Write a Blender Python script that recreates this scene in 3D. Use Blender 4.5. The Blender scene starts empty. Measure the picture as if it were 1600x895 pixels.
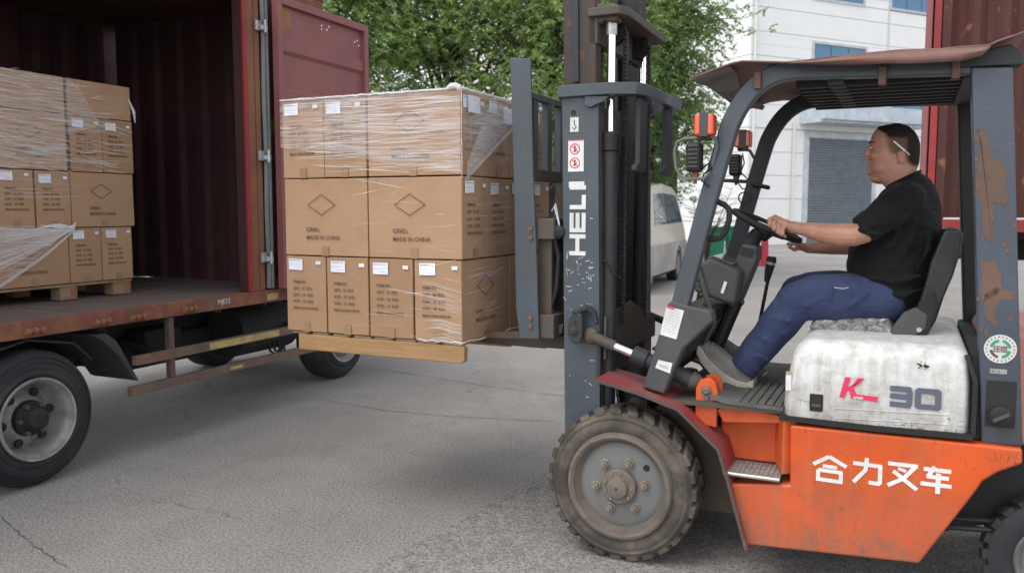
import bpy, bmesh, math, random
import numpy as np
from mathutils import Vector, Matrix, noise as mnoise
random.seed(7); R=random.Random(11); rad=math.radians
SC=bpy.context.scene; COL=SC.collection

# ------------------------------------------------------------ camera, world, sun, exposure
F=1305.0; CX=800.0; CY=447.5; HZ=328.0; H=1.6
PT=math.atan((CY-HZ)/F)
cd=bpy.data.cameras.new('camera'); cam=bpy.data.objects.new('camera',cd); COL.objects.link(cam)
cam.location=(0,0,H); cam.rotation_euler=(math.pi/2-PT,0,0)
cd.sensor_width=36; cd.lens=36*F/1600; cd.clip_start=.05; cd.clip_end=2000
cd.dof.use_dof=True; cd.dof.focus_distance=4.0; cd.dof.aperture_fstop=3.4
SC.camera=cam
w=bpy.data.worlds.new('World'); SC.world=w; w.use_nodes=True
nt=w.node_tree; bg=nt.nodes['Background']
sky=nt.nodes.new('ShaderNodeTexSky'); sky.sky_type='NISHITA'; sky.sun_disc=False
SUN_EL=58; SUN_AZ=-125   # azimuth measured from +Y towards +X
sky.sun_elevation=rad(SUN_EL); sky.sun_rotation=rad(SUN_AZ); sky.dust_density=1; sky.air_density=1.0
hs=nt.nodes.new('ShaderNodeHueSaturation'); hs.inputs['Saturation'].default_value=.22; hs.inputs['Value'].default_value=1.25
nt.links.new(sky.outputs[0],hs.inputs['Color']); nt.links.new(hs.outputs[0],bg.inputs['Color'])
bg.inputs['Strength'].default_value=.15
sl=bpy.data.lights.new('sun','SUN'); sl.energy=.75; sl.angle=rad(40); sl.color=(1,.965,.92)
so=bpy.data.objects.new('sun',sl); COL.objects.link(so)
el,az=rad(SUN_EL),rad(SUN_AZ)
sd=Vector((math.sin(az)*math.cos(el),math.cos(az)*math.cos(el),math.sin(el)))
so.rotation_euler=sd.to_track_quat('Z','Y').to_euler(); so.location=(0,0,30)
SC.view_settings.view_transform='Standard'; SC.view_settings.look='None'; SC.view_settings.gamma=1
SC.view_settings.exposure=0.8

# ------------------------------------------------------------ measuring frames
def ray(px,py):
    x=(px-CX)/F; z=-(py-CY)/F; c,s=math.cos(PT),math.sin(PT)
    return (x,c+z*s,-s+z*c)
class Frame:
    """a local frame standing on the ground: x along, y away, z up"""
    def __init__(s,ox,oy,deg): s.o=(ox,oy); s.deg=deg; s.a=rad(deg)
    def _r(s,px,py):
        d=ray(px,py); c,n=math.cos(s.a),math.sin(s.a); x,y=-s.o[0],-s.o[1]
        return (x*c+y*n,-x*n+y*c,H),(d[0]*c+d[1]*n,-d[0]*n+d[1]*c,d[2])
    def side(s,px,py,L):
        o,e=s._r(px,py); t=(L-o[1])/e[1]; return (o[0]+e[0]*t,o[2]+e[2]*t)
    def p3(s,px,py,L):
        a=s.side(px,py,L); return Vector((a[0],L,a[1]))
    def cross(s,px,py,X):
        o,e=s._r(px,py); t=(X-o[0])/e[0]; return (o[1]+e[1]*t,o[2]+e[2]*t)
    def world(s,p):
        c,n=math.cos(s.a),math.sin(s.a); return Vector((s.o[0]+p[0]*c-p[1]*n,s.o[1]+p[0]*n+p[1]*c,p[2]))
FK=Frame(0.509,3.668,-25.4); TK=Frame(-2.74,4.705,65.8); BF=Frame(10.47,37.45,25.8); W0=Frame(0,0,0)

# ------------------------------------------------------------ materials
def new_mat(name):
    m=bpy.data.materials.new(name); m.use_nodes=True; t=m.node_tree
    return m,t,t.nodes['Principled BSDF']
def nnode(t,typ,**k):
    n=t.nodes.new(typ)
    for a,b in k.items():
        if a.startswith('i_'): n.inputs[a[2:].replace('_',' ')].default_value=b
        else: setattr(n,a,b)
    return n
def c4(c): return (c[0],c[1],c[2],1)
def mapped(t,scale=(1,1,1),rand=False,rot=(0,0,0)):
    tc=t.nodes.new('ShaderNodeTexCoord'); mp=t.nodes.new('ShaderNodeMapping'); mp.inputs['Scale'].default_value=scale; mp.inputs['Rotation'].default_value=rot
    t.links.new(tc.outputs['Object'],mp.inputs['Vector'])
    if rand:
        oi=t.nodes.new('ShaderNodeObjectInfo'); mu=nnode(t,'ShaderNodeMath',operation='MULTIPLY'); mu.inputs[1].default_value=37
        t.links.new(oi.outputs['Random'],mu.inputs[0]); t.links.new(mu.outputs[0],mp.inputs['Location'])
    return mp.outputs['Vector']
def noise(t,vec,scale,detail=6,rough=.6,dist=0):
    n=t.nodes.new('ShaderNodeTexNoise'); n.inputs['Scale'].default_value=scale; n.inputs['Detail'].default_value=detail
    n.inputs['Roughness'].default_value=rough; n.inputs['Distortion'].default_value=dist
    t.links.new(vec,n.inputs['Vector']); return n.outputs['Fac']
def ramp(t,fac,stops):
    r=t.nodes.new('ShaderNodeValToRGB'); e=r.color_ramp.elements
    e[0].position=stops[0][0]; e[0].color=c4(stops[0][1]) if not isinstance(stops[0][1],(int,float)) else (stops[0][1],)*3+(1,)
    e[1].position=stops[-1][0]; e[1].color=c4(stops[-1][1]) if not isinstance(stops[-1][1],(int,float)) else (stops[-1][1],)*3+(1,)
    for p,c in stops[1:-1]:
        x=e.new(p); x.color=c4(c) if not isinstance(c,(int,float)) else (c,c,c,1)
    t.links.new(fac,r.inputs[0]); return r.outputs[0]
def mix(t,fac,a,b,bt='MIX'):
    m=t.nodes.new('ShaderNodeMix'); m.data_type='RGBA'; m.blend_type=bt
    for i,v in ((0,fac),(6,a),(7,b)):
        if isinstance(v,bpy.types.NodeSocket): t.links.new(v,m.inputs[i])
        elif isinstance(v,(int,float)): m.inputs[i].default_value=v
        else: m.inputs[i].default_value=c4(v)
    return m.outputs[2]
def mul(t,a,b):
    m=t.nodes.new('ShaderNodeMath'); m.operation='MULTIPLY'
    for i,v in ((0,a),(1,b)):
        if isinstance(v,bpy.types.NodeSocket): t.links.new(v,m.inputs[i])
        else: m.inputs[i].default_value=v
    return m.outputs[0]
def bump(t,b,h,strength=.3,dist=.004):
    n=t.nodes.new('ShaderNodeBump'); n.inputs['Strength'].default_value=strength; n.inputs['Distance'].default_value=dist
    t.links.new(h,n.inputs['Height'])
    t.links.new(n.outputs[0],b.inputs['Normal'])
def grimy(name,col,rough=.5,metal=0,dirt=(.12,.10,.08),damt=.5,dscale=5,rust=0,rustcol=(.16,.055,.02),rscale=6,streak=0,scol=None,bmp=.25,bscale=60,coat=0,var=.18,scratch=0,rlo=None,rand=False,spec=.5,zd=None):
    m,t,b=new_mat(name); v=mapped(t,rand=rand)
    n1=noise(t,v,dscale,9,.65,.4)
    c=mix(t,ramp(t,noise(t,v,2.2,3),[(.3,0),(.7,1)]),tuple(x*(1-var) for x in col),tuple(min(1,x*(1+var)) for x in col))
    c=mix(t,mul(t,ramp(t,n1,[(.42,0),(.72,1)]),damt),c,dirt)
    if streak:
        vs=mapped(t,(14,14,.7)); s=ramp(t,noise(t,vs,1.6,5,.6),[(.5,0),(.75,1)])
        c=mix(t,mul(t,s,streak),c,scol or dirt)
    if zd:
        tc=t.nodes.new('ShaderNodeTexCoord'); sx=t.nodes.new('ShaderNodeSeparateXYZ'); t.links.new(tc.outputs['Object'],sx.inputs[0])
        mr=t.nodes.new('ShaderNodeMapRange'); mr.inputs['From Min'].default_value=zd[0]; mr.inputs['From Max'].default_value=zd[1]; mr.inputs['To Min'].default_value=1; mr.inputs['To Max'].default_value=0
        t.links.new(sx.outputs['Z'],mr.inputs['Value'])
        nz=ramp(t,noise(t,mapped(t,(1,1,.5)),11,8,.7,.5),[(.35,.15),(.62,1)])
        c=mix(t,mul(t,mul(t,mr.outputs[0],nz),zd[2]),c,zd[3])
    rg=ramp(t,n1,[(.3,rough),(.75,min(1,rough+.3))])
    if scratch:
        vs=mapped(t,(3,3,26),rot=(.5,.3,.2)); s=ramp(t,noise(t,vs,3,7,.7),[(.66,0),(.69,1)])
        c=mix(t,mul(t,s,scratch),c,tuple(min(1,x*2.2+.12) for x in col))
    if rust:
        th=.72-rust*.35
        rm=ramp(t,noise(t,v,rscale,10,.68,.6),[(th,0),(th+.05,1)])
        rc=mix(t,noise(t,v,22,6),rustcol,tuple(min(1,x*2.4+.02) for x in rustcol))
        c=mix(t,rm,c,rc); rg=mix(t,rm,rg,(.9,.9,.9))
    t.links.new(c,b.inputs['Base Color']); t.links.new(rg,b.inputs['Roughness'])
    b.inputs['Metallic'].default_value=metal; b.inputs['Coat Weight'].default_value=coat; b.inputs['Specular IOR Level'].default_value=spec
    bump(t,b,noise(t,v,bscale,6,.7),bmp,.003)
    return m
def plain(name,col,rough=.5,metal=0,**k):
    m,t,b=new_mat(name); b.inputs['Base Color'].default_value=c4(col); b.inputs['Roughness'].default_value=rough; b.inputs['Metallic'].default_value=metal
    for a,v in k.items(): b.inputs[a.replace('_',' ')].default_value=v
    return m
M={}
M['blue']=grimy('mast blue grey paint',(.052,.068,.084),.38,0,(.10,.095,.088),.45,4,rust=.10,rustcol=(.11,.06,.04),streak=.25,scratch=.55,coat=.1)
M['bluepost']=grimy('rear post blue grey paint',(.055,.070,.098),.34,0,(.08,.075,.075),.4,3,rust=.05,rustcol=(.12,.06,.045),scratch=.4,coat=.1,zd=(.65,1.05,.9,(.03,.03,.032)))  # zd here paints shade into the post colour, darker towards its foot
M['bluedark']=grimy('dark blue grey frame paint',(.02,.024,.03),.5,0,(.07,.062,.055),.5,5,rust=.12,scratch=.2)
M['greyc']=grimy('grey cowl plastic',(.055,.057,.06),.5,0,(.12,.108,.09),.5,7,scratch=.5)
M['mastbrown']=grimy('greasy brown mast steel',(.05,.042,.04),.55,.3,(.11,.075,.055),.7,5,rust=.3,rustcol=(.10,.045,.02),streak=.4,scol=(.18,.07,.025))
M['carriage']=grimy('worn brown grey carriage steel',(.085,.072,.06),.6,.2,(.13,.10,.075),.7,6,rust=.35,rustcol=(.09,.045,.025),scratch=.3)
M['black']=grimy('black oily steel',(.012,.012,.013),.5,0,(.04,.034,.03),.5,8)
M['rubberblack']=grimy('black rubber hose',(.011,.011,.012),.6,0,(.045,.04,.036),.35,10)
M['orange']=grimy('worn orange body paint',(.62,.082,.008),.42,0,(.22,.075,.03),.5,5.5,streak=.55,scol=(.50,.17,.08),scratch=.5,coat=.04,var=.16,rust=.10,rustcol=(.11,.055,.035),rscale=13,zd=(.15,.6,.95,(.19,.115,.08)))
M['red']=grimy('faded red fender paint',(.26,.03,.032),.5,0,(.17,.12,.10),.75,6,scratch=.7,rust=.12,rscale=12)
M['hood']=grimy('dirty white hood paint',(.66,.66,.645),.42,0,(.30,.27,.22),.6,16,rust=.12,rustcol=(.05,.04,.03),rscale=22,streak=.6,scol=(.34,.30,.23),coat=.05,var=.06,scratch=.3,zd=(.72,.95,.8,(.20,.165,.12)))
M['tyre']=grimy('dusty tyre rubber',(.065,.056,.048),.85,0,(.20,.165,.13),.9,6,bmp=.5,spec=.3)
M['tyreblack']=grimy('truck tyre rubber',(.017,.019,.023),.55,0,(.06,.056,.054),.6,4,bmp=.3,spec=.4)
M['rimbrown']=grimy('dusty brown rim ring',(.155,.128,.105),.8,0,(.09,.07,.06),.8,9,rust=.2,rustcol=(.10,.05,.03))
M['disc']=grimy('grey wheel disc paint',(.15,.155,.155),.5,.1,(.22,.19,.16),.5,8,rust=.04)
M['nut']=grimy('rusty wheel nut',(.26,.235,.20),.5,.5,(.18,.10,.06),.6,20,rust=.2)
M['silver']=grimy('silver truck rim paint',(.34,.33,.32),.45,.35,(.12,.095,.075),.8,7,rust=.12,rustcol=(.12,.06,.035))
M['chrome']=plain('chrome rod',(.9,.9,.92),.08,1)
M['steel']=grimy('bare steel edge',(.5,.5,.49),.3,.8,(.25,.2,.16),.5,12)
M['chain']=grimy('greased chain steel',(.05,.048,.045),.35,.6,(.03,.025,.02),.5,20)
M['white']=grimy('white sticker vinyl',(.72,.72,.70),.5,0,(.35,.32,.28),.4,9,bmp=.05)
M['paper']=grimy('white paper label',(.75,.77,.82),.6,0,(.6,.6,.62),.3,9,bmp=.05,rand=True)
M['pink']=plain('pink red decal',(.72,.03,.10),.4)
M['greydecal']=plain('slate grey decal',(.10,.11,.15),.45)
M['ink']=plain('dark printing ink',(.125,.075,.05),.8)
M['inkblue']=plain('label printing ink',(.18,.20,.34),.8)
M['green']=plain('green decal ink',(.03,.28,.14),.5)
M['rustcol']=grimy('bare rusty paint patch',(.135,.082,.062),.75,0,(.17,.11,.07),.7,14,bmp=.4,rust=.15)
M['tread']=grimy('perforated step steel',(.32,.29,.28),.5,.5,(.12,.09,.075),.8,35)
M['mat']=grimy('grey rubber floor mat',(.085,.085,.08),.75,0,(.17,.16,.14),.6,8)
M['seat']=grimy('black vinyl seat',(.010,.011,.013),.3,0,(.08,.075,.07),.35,8,bmp=.15)
M['lens']=plain('orange lamp lens',(.75,.085,.012),.25,0,Coat_Weight=.5)
M['glasslamp']=plain('dark lamp glass',(.06,.065,.07),.15)
M['tarp']=grimy('brown sheet roof',(.17,.085,.065),.6,0,(.26,.18,.14),.6,4,rust=.15,bmp=.4,bscale=14)
M['tarpunder']=grimy('grey flap sheet',(.20,.19,.18),.7,0,(.12,.10,.08),.5,5)
M['card']=None
def cardboard():
    m,t,b=new_mat('corrugated cardboard'); v=mapped(t,rand=True)
    oi=t.nodes.new('ShaderNodeObjectInfo')
    c=mix(t,oi.outputs['Random'],(.345,.205,.118),(.45,.285,.175))
    c=mix(t,mul(t,ramp(t,noise(t,v,5,6,.6),[(.4,0),(.8,1)]),.45),c,(.29,.175,.10))
    vs=mapped(t,(90,90,1)); fl=noise(t,vs,2,2,.4)
    c=mix(t,mul(t,fl,.2),c,(.27,.165,.095))
    t.links.new(c,b.inputs['Base Color']); b.inputs['Roughness'].default_value=.72; b.inputs['Specular IOR Level'].default_value=.25
    bump(t,b,noise(t,v,9,4,.5),.25,.01); return m
M['card']=cardboard()
M['tape']=plain('brown packing tape',(.33,.20,.115),.3)
def wood(name,a,b_,sc=1):
    m,t,b=new_mat(name); v=mapped(t,(2*sc,30*sc,30*sc),rand=True); n=noise(t,v,2.2,7,.6,.8)
    c=mix(t,ramp(t,n,[(.3,0),(.7,1)]),a,b_)
    v2=mapped(t,(7,12,12),rand=True); k=ramp(t,noise(t,v2,1.2,2,.5),[(.71,0),(.78,1)]); c=mix(t,k,c,tuple(x*.35 for x in a))
    t.links.new(c,b.inputs['Base Color']); b.inputs['Roughness'].default_value=.7; bump(t,b,n,.3,.003); return m
M['pine']=wood('fresh pallet pine',(.30,.165,.07),(.43,.255,.12))
M['oldwood']=wood('weathered pallet wood',(.23,.15,.085),(.36,.25,.15))
M['redblock']=grimy('reddish painted wood block',(.32,.11,.06),.8,0,(.26,.17,.10),.6,12)
M['rail']=grimy('rusty red container rail',(.20,.055,.045),.7,0,(.15,.09,.065),.95,6,rust=.72,rustcol=(.13,.05,.02),rscale=5,streak=.5,scol=(.15,.08,.05))
M['redpost']=grimy('red painted post',(.30,.022,.022),.5,0,(.10,.035,.03),.6,6,rust=.2,rustcol=(.10,.04,.025))
M['rustpost']=grimy('rusty orange jamb steel',(.19,.085,.05),.7,0,(.30,.14,.05),.7,4,rust=.4,rustcol=(.14,.05,.02),streak=.5,scol=(.33,.13,.04))
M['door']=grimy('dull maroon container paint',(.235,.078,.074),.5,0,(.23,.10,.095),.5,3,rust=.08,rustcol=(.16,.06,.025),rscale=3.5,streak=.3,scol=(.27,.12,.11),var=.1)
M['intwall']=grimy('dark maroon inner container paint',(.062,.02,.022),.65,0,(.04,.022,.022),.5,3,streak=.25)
M['farcont']=grimy('rusty dark red container steel',(.075,.022,.018),.7,0,(.10,.042,.026),.7,4,rust=.35,rustcol=(.12,.045,.02),streak=.6,scol=(.05,.018,.014))
M['seal']=grimy('grey rubber door seal',(.15,.16,.165),.5,0,(.25,.25,.25),.4,5,streak=.4,scol=(.4,.42,.42))
M['deck']=grimy('worn container floor',(.17,.135,.118),.75,0,(.15,.105,.085),.7,4,rust=.12,rustcol=(.12,.06,.04),bmp=.3)
M['chassis']=grimy('black chassis steel',(.014,.014,.015),.7,0,(.045,.038,.03),.5,5)
M['flap']=grimy('grey rubber mud flap',(.05,.053,.055),.6,0,(.10,.095,.09),.5,6)
M['guard']=grimy('rusty brown guard rail',(.12,.08,.065),.6,.1,(.25,.17,.12),.6,6,rust=.45,rustcol=(.13,.06,.035),scratch=.3)
M['yellowpaint']=grimy('worn yellow paint',(.45,.33,.13),.6,0,(.2,.12,.08),.7,12,rust=.3)
M['skin']=None
def skin():
    m,t,b=new_mat('skin'); v=mapped(t); n=noise(t,v,18,5,.6)
    c=mix(t,ramp(t,n,[(.3,0),(.7,1)]),(.40,.19,.125),(.50,.265,.18))
    t.links.new(c,b.inputs['Base Color']); b.inputs['Roughness'].default_value=.48
    b.inputs['Subsurface Weight'].default_value=.12; b.inputs['Subsurface Radius'].default_value=(1,.3,.15); b.inputs['Subsurface Scale'].default_value=.01
    bump(t,b,noise(t,v,160,4,.6),.15,.001); return m
M['skin']=skin()
def cloth(name,a,b_,sc=6,rough=.85,wr=.5):
    m,t,b=new_mat(name); v=mapped(t); n=noise(t,v,sc,6,.6)
    c=mix(t,ramp(t,n,[(.35,0),(.7,1)]),a,b_); t.links.new(c,b.inputs['Base Color']); b.inputs['Roughness'].default_value=rough
    b.inputs['Sheen Weight'].default_value=.04; b.inputs['Specular IOR Level'].default_value=.25
    v2=mapped(t,(1,1,2.2),rot=(.2,.6,.3)); bump(t,b,noise(t,v2,11,3,.45,1.2),wr,.02); return m
M['tee']=cloth('black cotton',(.0055,.0055,.0065),(.010,.010,.012),5,.9,.7)
M['jeans']=cloth('faded blue trouser cloth',(.028,.039,.088),(.048,.064,.130),5,.85,.3)
M['shoe']=grimy('grey canvas shoe',(.20,.19,.17),.7,0,(.33,.30,.25),.6,14)
M['sole']=grimy('dirty pale shoe sole',(.50,.46,.38),.6,0,(.25,.21,.16),.6,18)
M['hair']=grimy('short black hair',(.014,.011,.010),.75,0,(.03,.022,.018),.5,20,bmp=.8,bscale=260)
M['stubble']=None
def film(name,alpha,sc=(3,3,60),thr=.5,rot=(0,0,0),lo=.12):
    m,t,b=new_mat(name); v=mapped(t,sc,rot=rot); n=noise(t,v,3.2,5,.6,.5)
    b.inputs['Base Color'].default_value=(.92,.93,.95,1); b.inputs['Roughness'].default_value=.22
    a=ramp(t,n,[(thr-.04,alpha*lo),(thr+.16,alpha)]); t.links.new(a,b.inputs['Alpha'])
    bump(t,b,noise(t,v,4,4,.6),.6,.01); return m
M['film']=film('clear stretch film',.42,(1.6,1.6,38),.50,lo=.14)
M['filmthick']=film('bunched stretch film',.75,(5,5,40),.40,lo=.5)
M['filmsoft']=film('taut diagonal stretch film',.42,(1,2,30),.42,(.72,0,0),.45)
M['strand']=plain('stretch film strand',(.90,.91,.93),.12,0,Alpha=.36)
M['foil']=None
def foil():
    m,t,b=new_mat('crinkled plastic over cushion'); v=mapped(t,(1,1,1)); n=noise(t,v,24,5,.6,1.5)
    t.links.new(ramp(t,n,[(.35,(.08,.078,.075)),(.52,(.25,.24,.23)),(.68,(.6,.6,.6))]),b.inputs['Base Color']); b.inputs['Roughness'].default_value=.25
    bump(t,b,n,1,.02); return m
M['foil']=foil()
M['bluewin']=plain('blue tinted window glass',(.015,.13,.27),.08,0,Coat_Weight=.5)
M['wallwhite']=grimy('white wall cladding',(.80,.80,.79),.6,0,(.72,.72,.70),.3,.8,bmp=.05,var=.02,rand=True)
M['joint']=plain('grey panel joint',(.55,.56,.56),.8)
M['canopyblue']=grimy('pale blue grey canopy',(.48,.54,.60),.6,0,(.40,.45,.49),.4,1.2,bmp=.05)
M['shutter']=grimy('grey roller shutter',(.17,.20,.23),.5,.1,(.22,.24,.26),.4,1,bmp=.05)
M['alu']=grimy('aluminium frame',(.5,.53,.56),.45,.2,(.4,.4,.4),.3,3,bmp=.05)
M['pipe']=plain('white drain pipe',(.66,.66,.63),.5)
M['shed']=grimy('dark shed sheet',(.05,.05,.048),.8,0,(.08,.075,.07),.6,1)
M['cream']=grimy('champagne van paint',(.47,.425,.335),.28,.25,(.42,.38,.3),.3,2,bmp=.02,coat=.5,var=.03)
M['vansilver']=grimy('silver grey van lower paint',(.32,.31,.30),.35,.3,(.26,.25,.23),.3,3,bmp=.02,coat=.3)
M['vanglass']=plain('dark tinted van glass',(.03,.045,.065),.05,0,Coat_Weight=1)
M['bin']=grimy('green bin plastic',(.012,.20,.10),.45,0,(.05,.15,.09),.4,4)
M['binred']=plain('red plastic',(.5,.03,.06),.5)
M['bark']=grimy('dark bark',(.055,.042,.032),.9,0,(.09,.075,.06),.6,6,bmp=.6,bscale=20)
M['counter']=grimy('faded pinkish counterweight paint',(.55,.25,.19),.5,0,(.45,.28,.22),.5,4)
M['whitetruck']=plain('white truck cab paint',(.7,.7,.7),.4)
def leafmat(name,a,b_,c_):
    m,t,b=new_mat(name); v=mapped(t)
    n=ramp(t,noise(t,v,.8,3,.6),[(.3,0),(.7,1)]); n2=noise(t,v,9,2,.6)
    c=mix(t,n,a,b_); c=mix(t,ramp(t,n2,[(.45,0),(.65,1)]),c,c_)
    t.links.new(c,b.inputs['Base Color']); b.inputs['Roughness'].default_value=.5; b.inputs['Specular IOR Level'].default_value=.4
    tr=t.nodes.new('ShaderNodeBsdfTranslucent'); t.links.new(c,tr.inputs['Color'])
    ms=t.nodes.new('ShaderNodeMixShader'); ms.inputs[0].default_value=.5
    out=t.nodes['Material Output']; t.links.new(b.outputs[0],ms.inputs[1]); t.links.new(tr.outputs[0],ms.inputs[2]); t.links.new(ms.outputs[0],out.inputs[0])
    return m
M['leaf']=leafmat('fresh green leaves',(.16,.26,.08),(.28,.40,.13),(.40,.50,.20))
M['leaf2']=leafmat('deep green leaves',(.14,.24,.08),(.24,.36,.12),(.33,.45,.17))
def groundmat(nm='worn concrete',ag=.55,agc=.0):
    m,t,b=new_mat(nm); v=mapped(t)
    big=noise(t,v,.55,5,.6); mid=noise(t,v,3.2,8,.7); fine=noise(t,v,75,6,.8)
    c=mix(t,ramp(t,big,[(.35,0),(.65,1)]),(.275,.257,.238),(.365,.342,.316))
    c=mix(t,mul(t,ramp(t,mid,[(.45,0),(.7,1)]),.55),c,(.235,.219,.202))
    c=mix(t,ramp(t,fine,[(.40,.9),(.50,0)]),c,(.11,.10,.092))
    c=mix(t,ramp(t,fine,[(.52,0),(.62,.7)]),c,(.50,.475,.45))
    # aggregate: pale chips
    vo=t.nodes.new('ShaderNodeTexVoronoi'); vo.inputs['Scale'].default_value=55; t.links.new(v,vo.inputs['Vector'])
    chip=ramp(t,vo.outputs['Distance'],[(.12,1),(.26,0)])
    sel=ramp(t,noise(t,v,.8,5,.7),[(.42,.1+agc),(.6,min(1,.55+agc))])
    c=mix(t,mul(t,chip,sel),c,(.46,.44,.42))
    if agc:
        v2_=t.nodes.new('ShaderNodeTexVoronoi'); v2_.inputs['Scale'].default_value=42; t.links.new(mapped(t,(1,1,1),rot=(0,0,1)),v2_.inputs['Vector'])
        c=mix(t,mul(t,ramp(t,v2_.outputs['Distance'],[(.15,1),(.3,0)]),.85),c,(.085,.08,.078))
        c=mix(t,mul(t,ramp(t,noise(t,v,14,6,.75),[(.48,0),(.6,1)]),.6),c,(.17,.158,.147))
    # cracks
    vd=mapped(t); mn=nnode(t,'ShaderNodeTexNoise'); mn.inputs['Scale'].default_value=2.5; mn.inputs['Detail'].default_value=6; t.links.new(vd,mn.inputs['Vector'])
    av=nnode(t,'ShaderNodeVectorMath',operation='MULTIPLY_ADD'); av.inputs[1].default_value=(.55,.55,.55); t.links.new(mn.outputs['Color'],av.inputs[0]); t.links.new(vd,av.inputs[2])
    vc=t.nodes.new('ShaderNodeTexVoronoi'); vc.feature='DISTANCE_TO_EDGE'; vc.inputs['Scale'].default_value=.30; t.links.new(av.outputs[0],vc.inputs['Vector'])
    crack=mul(t,ramp(t,vc.outputs['Distance'],[(.0008,1),(.0035,0)]),ramp(t,noise(t,v,.9,4),[(.5,0),(.62,.7)]))
    c=mix(t,crack,c,(.09,.08,.07))
    st=ramp(t,noise(t,mapped(t,(1,.35,1),rot=(0,0,.4)),1.3,6,.65,1),[(.56,0),(.75,.45)]); c=mix(t,st,c,(.19,.177,.164))
    t.links.new(c,b.inputs['Base Color']); b.inputs['Roughness'].default_value=.82; b.inputs['Specular IOR Level'].default_value=.3
    hgt=mix(t,.5,fine,mid); bump(t,b,hgt,.55,.012)
    return m
M['ground']=groundmat(); M['rough']=groundmat('rough exposed aggregate concrete',agc=.5)
def tint(mat): return mat

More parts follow.
